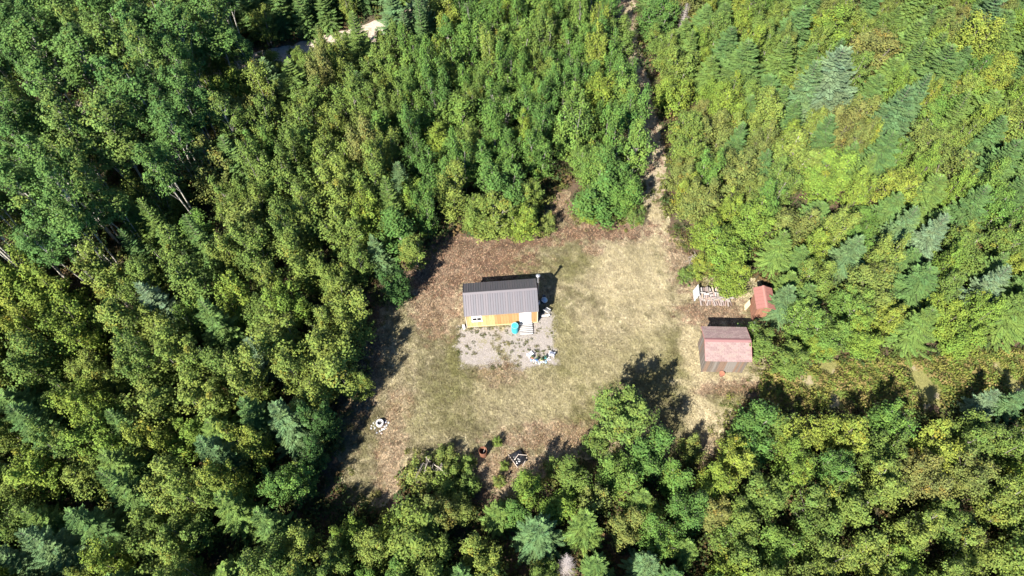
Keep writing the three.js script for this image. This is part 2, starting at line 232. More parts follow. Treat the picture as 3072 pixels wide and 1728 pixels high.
  const pipe = part('stovepipe', merge([at(new THREE.CylinderGeometry(0.085, 0.085, 2.45, 14), px, 2.15, pv), at(new THREE.CylinderGeometry(0.095, 0.095, 0.05, 14), px, 2.6, pv), at(new THREE.CylinderGeometry(0.085, 0.085, 0.34, 12), px - 0.15, 1.0, pv, 0, 0, Math.PI / 2), at(new THREE.SphereGeometry(0.1, 12, 8), px, 0.98, pv)]), greyMetal, c);
  part('cap', merge([at(new THREE.ConeGeometry(0.17, 0.09, 16), px, 3.5, pv), at(new THREE.CylinderGeometry(0.12, 0.12, 0.07, 16, 1, true), px, 3.4, pv)]), std([0.5, 0.5, 0.5], { metalness: 0.7, roughness: 0.35 }), pipe);
  part('bracket', box(0.2, 0.03, 0.03), greyMetal, pipe, [px - 0.12, 2.1, pv]);
}
{ // slatted boardwalk at the door
  const s = thing('entry_ramp', 'low white boardwalk of painted planks below the cabin door', 'ramp', [0.95, 0, -27.62], 0.02);
  const g = box(1.04, 0.03, 0.112, 0.006);
  const pm = [std([0.36, 0.36, 0.35]), std([0.3, 0.29, 0.28]), std([0.4, 0.4, 0.39])];
  for (let i = 0; i < 7; i++) part('plank', g, pm[i * 2 % 3], s, [0, 0.25 - i * 0.02, -0.5 + i * 0.165], [0.06, (i % 3 - 1) * 0.008, 0]);
  for (const q of [-1, 1]) part('stringer', box(0.05, 0.15, 1.12), blackIron, s, [q * 0.47, 0.11, 0], [0.12, 0, 0]);
}
function drumGeo(r, h) { const p = []; for (const [a, b] of [[0, 0], [0.96, 0], [1, 0.02], [1, 0.3], [1.03, 0.33], [1, 0.36], [1, 0.64], [1.03, 0.67], [1, 0.7], [1, 0.97], [1.03, 0.985], [1.03, 1], [0.97, 1], [0.95, 0.975], [0, 0.975]]) p.push(new THREE.Vector2(a * r, b * h)); return new THREE.LatheGeometry(p, 28); }
{
  const b = thing('rain_barrel', 'turquoise plastic barrel standing beside the white boardwalk', 'barrel', [0.07, 0, -27.5]);
  const teal = std([0.035, 0.34, 0.4], { roughness: 0.45 });
  part('body', drumGeo(0.275, 0.86), teal, b);
  part('lid_ring', new THREE.TorusGeometry(0.255, 0.02, 8, 28).rotateX(Math.PI / 2), std([0.2, 0.52, 0.58], { roughness: 0.4 }), b, [0, 0.86, 0]);
  for (const x of [-0.12, 0.13]) part('bung', new THREE.CylinderGeometry(0.035, 0.04, 0.03, 12), std([0.12, 0.45, 0.5]), b, [x, 0.852, 0.05]);
}
{
  const j = thing('canister', 'white plastic canister at the corner of the cabin', 'canister', [-3.98, 0, -28.02], 0.2);
  part('body', box(0.2, 0.34, 0.26, 0.03), white, j, [0, 0.17, 0]); part('neck', new THREE.CylinderGeometry(0.04, 0.05, 0.06, 10), white, j, [0.03, 0.36, 0.05]); part('handle', new THREE.TorusGeometry(0.05, 0.014, 6, 10, Math.PI), white, j, [0, 0.335, -0.05], [0, Math.PI / 2, 0]);
}
{ // in the shade of the gable
  const g = thing('grill', 'round grill with pale blue half-open lid in the gable shade', 'grill', [2.5, 0, -29.7], -0.5);
  const bl = std([0.3, 0.42, 0.5], { roughness: 0.4 });
  part('bowl', new THREE.SphereGeometry(0.27, 20, 10, 0, 6.2832, Math.PI / 2, Math.PI / 2), blackIron, g, [0, 0.72, 0]);
  part('lid', new THREE.SphereGeometry(0.28, 20, 10, 0, 6.2832, 0, Math.PI / 2), bl, g, [0, 0.76, -0.05], [-0.35, 0, 0]);
  part('grate', new THREE.TorusGeometry(0.25, 0.012, 6, 20).rotateX(Math.PI / 2), greyMetal, g, [0, 0.73, 0]);
  for (let i = 0; i < 3; i++) { const a = i * 2.094; part('leg', tube([V(Math.cos(a) * 0.15, 0.5, Math.sin(a) * 0.15), V(Math.cos(a) * 0.27, 0, Math.sin(a) * 0.27)], [0.014, 0.014], 5), greyMetal, g); }
  part('handle', box(0.16, 0.025, 0.03), std([0.6, 0.6, 0.6]), g, [0, 0.98, 0.16]);
  const w = thing('meter_box', 'small white box with dark face beside the cabin gable', 'box', [2.07, 0, -29.78], 0.022);
  part('case', box(0.22, 0.3, 0.2, 0.01), white, w, [0, 0.42, 0]); part('face', box(0.13, 0.006, 0.11), blackIron, w, [0, 0.573, 0]); part('stand', box(0.12, 0.28, 0.12), std([0.3, 0.25, 0.2]), w, [0, 0.14, 0]);
  const b = thing('bucket', 'grey metal bucket on the ground behind the grill', 'bucket', [2.58, 0, -30.4]);
  part('pail', new THREE.LatheGeometry([[0, 0.01], [0.12, 0.01], [0.16, 0.3], [0.17, 0.31], [0.15, 0.3], [0.11, 0.03], [0, 0.03]].map(p => new THREE.Vector2(...p)), 20), std([0.25, 0.27, 0.27], { metalness: 0.5, roughness: 0.5 }), b);
  part('handle', new THREE.TorusGeometry(0.15, 0.007, 5, 16, Math.PI), greyMetal, b, [0, 0.29, 0], [0.9, 0, 0]);
  const ch = thing('folding_chair', 'light folding metal chair at the edge of the gable shade', 'chair', [2.72, 0, -29.0], 2.5);
  const fr = std([0.6, 0.6, 0.58], { roughness: 0.4, metalness: 0.3 });
  for (const s of [-1, 1]) { part('side_frame', tube([V(s * 0.22, 0, 0.24), V(s * 0.22, 0.45, -0.16), V(s * 0.22, 0.84, -0.3)], [0.014, 0.014, 0.014], 5), fr, ch); part('leg', tube([V(s * 0.2, 0, -0.26), V(s * 0.2, 0.44, 0.2)], [0.014, 0.014], 5), fr, ch); }
  for (let i = 0; i < 4; i++) part('seat_slat', box(0.42, 0.015, 0.07), fr, ch, [0, 0.45, -0.15 + i * 0.11]);
  for (let i = 0; i < 3; i++) part('back_slat', box(0.42, 0.06, 0.015), fr, ch, [0, 0.6 + i * 0.1, -0.235 - i * 0.035], [-0.34, 0, 0]);
  const be = thing('plank_bench', 'narrow pale plank bench beside the folding chair', 'bench', [2.56, 0, -28.66], 0.05);
  part('seat', box(0.72, 0.035, 0.14, 0.006), std([0.62, 0.58, 0.53]), be, [0, 0.22, 0]);
  for (const s of [-1, 1]) part('leg', box(0.04, 0.21, 0.12), blackIron, be, [s * 0.3, 0.105, 0]);
}
// arc of painted stones with two small white chairs on the gravel
function stoneGeo(seed) { const g = new THREE.IcosahedronGeometry(1, 1), p = g.attributes.position; for (let i = 0; i < p.count; i++) { const x = p.getX(i), y = p.getY(i), z = p.getZ(i), k = 0.72 + 0.5 * vnoise(x * 1.7 + 9, y * 1.7 + z * 1.3 + 9, seed); p.setXYZ(i, x * k, y * k * 0.7, z * k); } g.computeVertexNormals(); return g; }
const stones = [0, 1, 2, 3, 4].map(i => stoneGeo(200 + i)), paleStone = [std([0.36, 0.38, 0.42]), std([0.2, 0.28, 0.46]), std([0.38, 0.3, 0.27]), std([0.38, 0.38, 0.36]), std([0.22, 0.33, 0.42])];
{
  const r = prng(17);
  for (let i = 0; i < 17; i++) { const t = i / 16, a = lerp(2.75, 0.42, t) + (r() - 0.5) * 0.05, k = i % 2 ? 1 : 0.82, x = 1.93 + Math.cos(a) * 0.86 * k, z = -25.2 + Math.sin(a) * 0.72 * k, s = 0.06 + r() * 0.05;
    const m = part(numbered('painted_stone'), stones[i % 5], paleStone[Math.floor(r() * 5)], scene, [x, s * 0.42, z], [0, r() * 6, 0]); m.scale.setScalar(s); tag(m, 'whitewashed stone in the arc laid on the gravel pad', 'stone', 'arc of pale stones on the gravel'); }
  const pots = [[1.3, -25.0, [0.5, 0.18, 0.1], 'terracotta pot in the arc of pale stones'], [1.62, -24.78, [0.1, 0.22, 0.5], 'blue glazed pot in the arc of pale stones'], [2.0, -24.75, [0.6, 0.55, 0.3], 'cream pot in the arc of pale stones'], [2.3, -24.92, [0.08, 0.3, 0.34], 'teal pot in the arc of pale stones']];
  for (const [x, z, c, l] of pots) { const p = thing('flower_pot', l, 'pot', [x, 0, z]); part('pot', new THREE.LatheGeometry([[0, 0.01], [0.075, 0.01], [0.11, 0.2], [0.12, 0.2], [0.12, 0.23], [0.1, 0.23], [0.09, 0.19], [0, 0.18]].map(q => new THREE.Vector2(...q)), 16), std(c, { roughness: 0.5 }), p); part('plant', merge(Array.from({ length: 26 }, (_, k) => at(new THREE.CircleGeometry(0.035 + r() * 0.02, 5), (r() - 0.5) * 0.2, 0.24 + r() * 0.13, (r() - 0.5) * 0.2, r() * 6, r() * 6, 0))), std([0.05, 0.09, 0.03], { side: THREE.DoubleSide }), p); }
  for (const [x, z, a, l] of [[2.82, -25.16, -0.35, 'small white slatted chair at the lawn end of the stone arc'], [1.12, -25.2, 0.6, 'small white slatted chair at the boardwalk end of the stone arc']]) {
    const white = std([0.52, 0.54, 0.58]); const c = thing('garden_chair', l, 'chair', [x, 0, z], a, 'small white chairs'); const k = 0.42;
    part('seat', box(k, 0.03, 0.36, 0.01), white, c, [0, 0.26, 0]);
    for (let i = 0; i < 4; i++) part('back_slat', box(0.07, 0.42, 0.02, 0.008), white, c, [-0.153 + i * 0.102, 0.46, 0.2], [0.22, 0, 0]);
    part('back_rail', box(k, 0.04, 0.025), white, c, [0, 0.6, 0.246], [0.22, 0, 0]);
    for (const [s, q] of [[-1, -1], [1, -1], [-1, 1], [1, 1]]) part('leg', box(0.04, 0.26, 0.04), white, c, [s * 0.18, 0.13, q * 0.15]);
    for (const s of [-1, 1]) part('armrest', box(0.05, 0.025, 0.36, 0.008), white, c, [s * 0.2, 0.42, 0.02]);
  }
}
// ---------------------------------------------------------------- the shed
{
  const c = thing('shed', 'weathered board shed with faded red shingle roof', 'shed', [15.578, 0, -24.15], -0.082);
  const L = 3.34, U = 1.5, W = 1.43, VF = 1.18, HR = 2.88, slope = 0.4, ang = Math.atan(slope), yAt = v => HR - Math.abs(v) * slope - 0.05;
  const bm = [woodMat([0.1, 0.082, 0.066], [0.2, 0.17, 0.14], 300), woodMat([0.085, 0.07, 0.058], [0.17, 0.145, 0.12], 303), woodMat([0.13, 0.085, 0.06], [0.22, 0.15, 0.105], 306), woodMat([0.13, 0.115, 0.1], [0.23, 0.21, 0.185], 309)], r = prng(31);
  const n = 17, bw = 2 * U / n, top = yAt(VF);
  for (const s of [1, -1]) for (let i = 0; i < n; i++) part('wall_board', box(bw - 0.014, top - 0.06, 0.024), bm[Math.floor(r() * 4)], c, [-U + bw * (i + 0.5), 0.06 + (top - 0.06) / 2, s * (VF + (r() - 0.5) * 0.016)]);
  for (const s of [1, -1]) for (let i = 0; i < 13; i++) { const v = lerp(-VF, VF, (i + 0.5) / 13), h = Math.min(yAt(v - 0.09), yAt(v + 0.09)) - 0.06; part('gable_board', box(0.024, h, 0.168), bm[Math.floor(r() * 4)], c, [s * (U + (r() - 0.5) * 0.016), 0.06 + h / 2, v]); }
  for (const [u, v] of [[-1, 1], [1, 1], [-1, -1], [1, -1]]) part('corner_post', box(0.09, top, 0.09), bm[1], c, [u * (U - 0.02), top / 2, v * (VF - 0.02)]);
  part('floor', box(2 * U - 0.1, 0.08, 2 * VF - 0.1), bm[1], c, [0, 0.06, 0]);
  const sm = [[0.215, 0.15, 0.138], [0.235, 0.167, 0.152], [0.2, 0.136, 0.126], [0.228, 0.17, 0.148]].map((k, i) => new THREE.MeshStandardMaterial({ map: colorTex(256, 64, (a, b) => { const q = 0.72 + 0.5 * hash(a >> 1, b >> 1, 320 + i) * 0.6 + 0.35 * vnoise(a / 20, b / 12, 330 + i); const s = vnoise(a / 9, b / 9, 340 + i) > 0.74 ? 0.72 : 1; return [k[0] * q * s, k[1] * q * s, k[2] * q * s]; }), bumpMap: grainBump, bumpScale: 0.004, roughness: 0.95 }));
  const len = W / Math.cos(ang), rows = 10, rl = len / rows;
  for (const s of [1, -1]) {
    for (let k = 0; k < rows; k++) { // courses of tabs, each lapping over the one below
      const off = (k % 2) * 0.17; let x = -L / 2; const cuts = [];
      for (let e = -L / 2 + 0.34 - off + 0.001; e < L / 2; e += 0.34) { if (e - x > 0.05) { cuts.push([x, e]); x = e; } } cuts.push([x, L / 2]);
      for (const [a, b] of cuts) { const m = part('shingle', box(b - a - 0.008, 0.012, rl + 0.05), sm[Math.floor(r() * 4)], c); const d = (k + 0.5) * rl + 0.01; m.position.set((a + b) / 2, HR - Math.sin(ang) * d + 0.012 + (r() - 0.5) * 0.004, s * Math.cos(ang) * d); m.rotation.x = s * (ang - 0.06); }
    }
    part('roof_deck', box(L - 0.02, 0.03, len - 0.01), bm[2], c, [0, HR - slope * W / 2 - 0.022, s * W / 2], [s * ang, 0, 0]);
    part('ridge_cap', box(L + 0.01, 0.016, 0.17), std([0.2, 0.1, 0.095]), c, [0, HR + 0.012, s * 0.075], [s * ang, 0, 0]);
    part('fascia', box(L, 0.08, 0.02), std([0.3, 0.12, 0.1]), c, [0, HR - slope * W - 0.035, s * (W - 0.012)]);
    for (const q of [-1, 1]) part('rake_trim', box(0.03, 0.07, len), std([0.36, 0.16, 0.14]), c, [q * (L / 2 + 0.004), HR - slope * W / 2 - 0.022, s * W / 2], [s * ang, 0, 0]);
  }
  const p = thing('terracotta_pot', 'terracotta tub standing against the shed wall', 'pot', [15.42, 0, -22.72]);
  part('tub', new THREE.LatheGeometry([[0, 0.01], [0.15, 0.01], [0.2, 0.3], [0.215, 0.3], [0.215, 0.36], [0.18, 0.36], [0.17, 0.3], [0, 0.29]].map(q => new THREE.Vector2(...q)), 22), std([0.26, 0.115, 0.075]), p); part('soil', new THREE.CylinderGeometry(0.175, 0.175, 0.02, 18), std([0.3, 0.12, 0.07]), p, [0, 0.315, 0]);
}
// ---------------------------------------------------------------- outhouse, board and jug
{
  const o = thing('outhouse', 'narrow outhouse with red metal gable roof among the spruces', 'outhouse', [19.42, 0, -28.05], -0.1);
  const red = std([0.24, 0.105, 0.085], { roughness: 0.6 }), wm = [woodMat([0.2, 0.09, 0.05], [0.32, 0.16, 0.1], 400), woodMat([0.17, 0.08, 0.05], [0.28, 0.13, 0.08], 403)];
  const U = 0.55, W = 0.8, slope = 0.42, HR = 2.35, ang = Math.atan(slope);
  for (const s of [-1, 1]) { for (let i = 0; i < 8; i++) part('wall_board', box(0.022, 2.05, 0.192), wm[i % 2], o, [s * U, 1.05, -W + 0.2 * (i + 0.5)]); for (let i = 0; i < 6; i++) { const u = -U + 0.183 * (i + 0.5); part('gable_board', box(0.176, HR - slope * (Math.abs(u) + 0.1) - 0.06, 0.022), wm[(i + 1) % 2], o, [u, (HR - slope * (Math.abs(u) + 0.1)) / 2, s * W]); } }
  const len = 0.72 / Math.cos(ang), pg = merge([box(len, 0.012, 0.328), at(box(len, 0.022, 0.025), 0, 0.014, 0.14)]);
  for (const s of [-1, 1]) for (let i = 0; i < 6; i++) part('roof_panel', pg, red, o, [s * 0.36, HR - slope * 0.36, -1 + 0.333 * (i + 0.5)], [0, 0, -s * ang]);
  for (const s of [-1, 1]) part('ridge_cap', box(0.14, 0.014, 2.02), std([0.28, 0.13, 0.105]), o, [s * 0.06, HR + 0.006, 0], [0, 0, -s * ang]);
  const b = thing('plywood_sheet', 'cream plywood sheet leaning on the outhouse wall', 'board', [18.6, 0, -28.5], -0.1);
  part('sheet', box(0.02, 0.95, 0.5, 0.004), std([0.66, 0.54, 0.34]), b, [0, 0.46, 0], [0, 0, -0.22]); part('batten', box(0.03, 0.9, 0.05), std([0.5, 0.4, 0.26]), b, [-0.022, 0.44, 0.16], [0, 0, -0.22]);
  const j = thing('water_jug', 'white water jug at the foot of the outhouse', 'jug', [18.95, 0, -27.05]);
  part('body', new THREE.LatheGeometry([[0, 0], [0.1, 0], [0.11, 0.04], [0.11, 0.2], [0.05, 0.28], [0.035, 0.33], [0, 0.33]].map(q => new THREE.Vector2(...q)), 16), white, j); part('handle', new THREE.TorusGeometry(0.05, 0.012, 6, 10), white, j, [0.09, 0.22, 0]);
}
// ---------------------------------------------------------------- firewood
{
  const f = thing('firewood_stack', 'stack of split white birch firewood at the clearing edge', 'firewood', [16.28, 0, -29.75], -0.09), r = prng(77);
  const bark = [std([0.26, 0.245, 0.23]), std([0.32, 0.3, 0.28]), std([0.26, 0.22, 0.2]), std([0.2, 0.155, 0.14])], cut = [std([0.36, 0.28, 0.21]), std([0.3, 0.22, 0.19])];
  const lg = [0, 1, 2].map(i => { const k = i === 0 ? [0, 6.2832] : [0, 3.3]; return new THREE.CylinderGeometry(0.075, 0.07, 0.42, 8, 1, false, ...k).rotateX(Math.PI / 2); });
  for (const [row, zz] of [[0, 0.3], [1, -0.3]]) for (let k = 0; k < 5; k++) for (let i = 0; i < 16; i++) {
    if (k > 2 && r() < 0.35) continue;
    const m = part('log', lg[Math.floor(r() * 3)], r() < 0.82 ? bark[Math.floor(r() * 4)] : cut[Math.floor(r() * 2)], f, [-1.2 + i * 0.152 + (k % 2) * 0.07 + (r() - 0.5) * 0.03, 0.08 + k * 0.125, zz + (r() - 0.5) * 0.1], [(r() - 0.5) * 0.1, (r() - 0.5) * 0.25, r() * 6]);
    m.scale.setScalar(0.85 + r() * 0.35); }
  for (let i = 0; i < 9; i++) part('log', lg[i % 3], bark[i % 4], f, [-1 + i * 0.27, 0.66, 0.3 + (r() - 0.5) * 0.5], [0, 1.2 + r() * 0.8, r() * 6]);
  for (let i = 0; i < 14; i++) part('log', lg[i % 3], [bark[2], bark[3], cut[1]][i % 3], f, [-1.1 + i * 0.18, 0.07, 0.66 + r() * 0.06], [0, (r() - 0.5) * 0.5, r() * 6]);
  const pl = thing('pallet', 'grey slatted pallet leaning against the end of the firewood', 'pallet', [14.78, 0, -29.86], -0.09);
  for (let i = 0; i < 7; i++) part('slat', box(0.018, 1.05, 0.09), i % 2 ? std([0.4, 0.42, 0.43]) : std([0.5, 0.51, 0.5]), pl, [0, 0.52, -0.45 + i * 0.15], [0, 0, -0.24]);
  for (const y of [0.15, 0.52, 0.9]) part('runner', box(0.06, 0.07, 1.02), std([0.3, 0.29, 0.27]), pl, [0.05 + (y - 0.52) * 0.24, y, 0], [0, 0, -0.24]);
  const pr = thing('prop_post', 'dark post propping the far end of the firewood', 'post', [17.75, 0, -29.4]);
  part('post', tube([V(0.18, 0, 0.15), V(0, 0.5, -0.15), V(-0.12, 0.95, -0.38)], [0.035, 0.035, 0.03], 6), std([0.06, 0.05, 0.04]), pr); part('cleat', box(0.1, 0.05, 0.05), std([0.08, 0.06, 0.05]), pr, [-0.08, 0.78, -0.28]);
}
// ---------------------------------------------------------------- fire ring, drum, black sheet
{
  const f = thing('fire_ring', 'white concrete fire ring with black ash inside', 'fire ring', [-10.19, 0, -20.24]);
  part('ring', new THREE.LatheGeometry([[0.17, 0.02], [0.17, 0.27], [0.19, 0.29], [0.27, 0.29], [0.29, 0.27], [0.3, 0], [0.17, 0.02]].map(q => new THREE.Vector2(...q)), 30), std([0.5, 0.49, 0.48]), f);
  part('ash', new THREE.CylinderGeometry(0.172, 0.172, 0.03, 24), std([0.03, 0.03, 0.03]), f, [0, 0.1, 0]);
  const r = prng(91);
  for (let i = 0; i < 34; i++) { const a = i * 2.4, d = 0.36 + Math.pow(r(), 1.8) * 0.3, s = 0.04 + r() * 0.05, m = part(numbered('hearth_stone'), stones[i % 5], paleStone[[3, 3, 0, 2][i % 4]], scene, [-10.19 + Math.cos(a) * d + (Math.sin(a) > 0 ? -0.06 : 0), s * 0.4, -20.24 + Math.sin(a) * d * 1.05 + 0.08], [0, r() * 6, 0]); m.scale.setScalar(s); tag(m, 'pale rock scattered around the white fire ring', 'stone', 'pale rocks around the fire ring'); }
  const d = thing('burn_drum', 'rusty open steel drum among the low shrubs', 'drum', [-2.64, 0, -17.5]), rust = new THREE.MeshStandardMaterial({ map: colorTex(128, 128, (i, j) => mixc([0.09, 0.035, 0.02], [0.24, 0.1, 0.05], vnoise(i / 8, j / 8, 410) * 0.6 + vnoise(i / 3, j / 3, 411) * 0.4)), roughness: 0.95 });
  part('shell', new THREE.LatheGeometry([[0.27, 0], [0.28, 0.3], [0.29, 0.32], [0.28, 0.34], [0.28, 0.62], [0.29, 0.64], [0.28, 0.66], [0.28, 0.84], [0.295, 0.86], [0.265, 0.86], [0.265, 0.04], [0.26, 0.02]].map(q => new THREE.Vector2(...q)), 26), rust, d); part('ash', new THREE.CylinderGeometry(0.262, 0.262, 0.02, 20), std([0.04, 0.035, 0.03]), d, [0, 0.2, 0]);
  part('poker', tube([V(-0.1, 0.25, 0.2), V(0.14, 0.9, -0.1)], [0.01, 0.01], 5), std([0.5, 0.45, 0.42]), d);
  // crumpled black sheet over a wooden frame
  const b = thing('black_tarp', 'crumpled black plastic sheet over a pale timber frame', 'tarp', [-0.15, 0, -17.15], 0.5);
  const g = new THREE.PlaneGeometry(0.95, 1.05, 26, 28); g.rotateX(-Math.PI / 2); const p = g.attributes.position;
  for (let i = 0; i < p.count; i++) { const x = p.getX(i), z = p.getZ(i), e = Math.min(0.48 - Math.abs(x), 0.53 - Math.abs(z)); p.setY(i, smooth(0, 0.16, e) * (0.27 + 0.2 * (fbm(x * 3.4 + 9, z * 3.4 + 9, 420, 4) - 0.5)) + 0.05 * fbm(x * 11 + 20, z * 11, 424, 2) + 0.012 - (z > 0.05 ? smooth(0.05, 0.4, z) * 0.16 * smooth(0, 0.16, e) : 0)); p.setX(i, x + (vnoise(z * 6 + 20, x * 3, 426) - 0.5) * 0.08); }
  g.computeVertexNormals(); part('sheet', g, std([0.014, 0.014, 0.016], { roughness: 0.22, side: THREE.DoubleSide }), b);
  const pale = std([0.5, 0.43, 0.37]);
  for (const [a, q] of [[V(-0.52, 0.06, -0.55), V(-0.46, 0.1, 0.6)], [V(-0.42, 0.4, 0.1), V(0.05, 0.5, -0.06)], [V(0.02, 0.5, -0.05), V(0.52, 0.34, 0.26)], [V(0.5, 0.06, 0.3), V(-0.1, 0.05, 0.68)]]) part('pole', tube([a, a.clone().lerp(q, 0.5).add(V(0, 0.01, 0.01)), q], [0.024, 0.022, 0.02], 6), pale, b);
}
// brush heaps of cut grey branches
function brush(x, z, w, d, h, n, label, col, seed) {
  const b = thing('brush_heap', label, 'brush', [x, 0, z]), r = prng(seed), mats = col.map(c => std(c));
  for (let i = 0; i < n; i++) { const a = (r() - 0.5) * 2.4, l = 0.5 + r() * 0.9, o = V((r() - 0.5) * w, 0.03 + r() * h, (r() - 0.5) * d), dir = V(Math.sin(a) * (r() < 0.5 ? 1 : 0.4), 0.05 + r() * 0.35, Math.cos(a)).normalize();
    const q = o.clone().addScaledVector(dir, l), m = o.clone().addScaledVector(dir, l / 2).add(V((r() - 0.5) * 0.15, 0.05, (r() - 0.5) * 0.15));
    const t = [tube([o, m, q], [0.02 + r() * 0.012, 0.015, 0.006], 5)]; for (let k = 0; k < 2; k++) { const s = m.clone().add(V((r() - 0.5) * 0.6, 0.1 + r() * 0.2, (r() - 0.5) * 0.6)); t.push(tube([m, s], [0.009, 0.004], 4)); }
    part('branch', merge(t), mats[i % mats.length], b); }
}
brush(15.45, -33.4, 0.9, 1.5, 0.3, 46, 'heap of bleached cut branches at the edge of the lawn', [[0.42, 0.38, 0.35], [0.34, 0.29, 0.26], [0.5, 0.45, 0.41]], 501);
brush(-6.5, -16.5, 2, 1.3, 1.5, 46, 'pale dead branches lying among low shrubs near the drum', [[0.45, 0.4, 0.32], [0.36, 0.32, 0.25]], 502);

// ---------------------------------------------------------------- foliage shapes
class Leaves {
  constructor() { this.p = []; this.n = []; this.c = []; this.i = []; }
  leaf(x, y, z, nx, ny, nz, L, W, spin, col) {              // a folded diamond with its own tone
    let l = Math.hypot(nx, ny, nz) || 1; nx /= l; ny /= l; nz /= l;
    let ax = Math.abs(ny) < 0.9 ? [nz, 0, -nx] : [0, -nz, ny]; l = Math.hypot(...ax); ax = ax.map(v => v / l);
    const bx = [ny * ax[2] - nz * ax[1], nz * ax[0] - nx * ax[2], nx * ax[1] - ny * ax[0]], c = Math.cos(spin), s = Math.sin(spin);
    const t = [0, 1, 2].map(k => ax[k] * c + bx[k] * s), b = [0, 1, 2].map(k => bx[k] * c - ax[k] * s), e = this.p.length / 3, f = W * 0.22;
    const q = (u, v, w) => this.p.push(x + t[0] * u + b[0] * v + nx * w, y + t[1] * u + b[1] * v + ny * w, z + t[2] * u + b[2] * v + nz * w);
    q(-L / 2, 0, 0); q(0.06 * L, W / 2, f); q(L / 2, 0, -f * 0.5); q(0.06 * L, -W / 2, f);
    const N = (k) => this.n.push(nx - b[0] * k, ny - b[1] * k, nz - b[2] * k); N(0); N(0.4); N(0); N(-0.4);
    for (let k = 0; k < 4; k++) this.c.push(...col);
    this.i.push(e, e + 2, e + 1, e, e + 3, e + 2);
  }
  blade(a, b, w, side, col) {                                // a thin twig of needles: long triangle pair from a to b
    const e = this.p.length / 3, m = [0, 1, 2].map(k => a[k] * 0.6 + b[k] * 0.4);
    this.p.push(...a, m[0] + side[0] * w, m[1] + side[1] * w, m[2] + side[2] * w, ...b, m[0] - side[0] * w, m[1] - side[1] * w, m[2] - side[2] * w);
    const d = [b[0] - a[0], b[1] - a[1], b[2] - a[2]]; let n = [d[1] * side[2] - d[2] * side[1], d[2] * side[0] - d[0] * side[2], d[0] * side[1] - d[1] * side[0]]; const l = Math.hypot(...n) || 1; const flip = n[1] < 0; n = n.map(v => v / l * (flip ? -1 : 1));
    for (let k = 0; k < 4; k++) { this.n.push(...n); this.c.push(...col); }
    if (flip) this.i.push(e, e + 1, e + 2, e, e + 2, e + 3); else this.i.push(e, e + 2, e + 1, e, e + 3, e + 2);
  }
  build() { const g = new THREE.BufferGeometry(); g.setAttribute('position', new THREE.Float32BufferAttribute(this.p, 3)); g.setAttribute('normal', new THREE.Float32BufferAttribute(this.n, 3)); g.setAttribute('color', new THREE.Float32BufferAttribute(this.c, 3)); g.setIndex(this.i); return g; }
}
const sphereDir = r => { const y = r() * 2 - 1, a = r() * 6.2832, s = Math.sqrt(1 - y * y); return V(s * Math.cos(a), y, s * Math.sin(a)); };
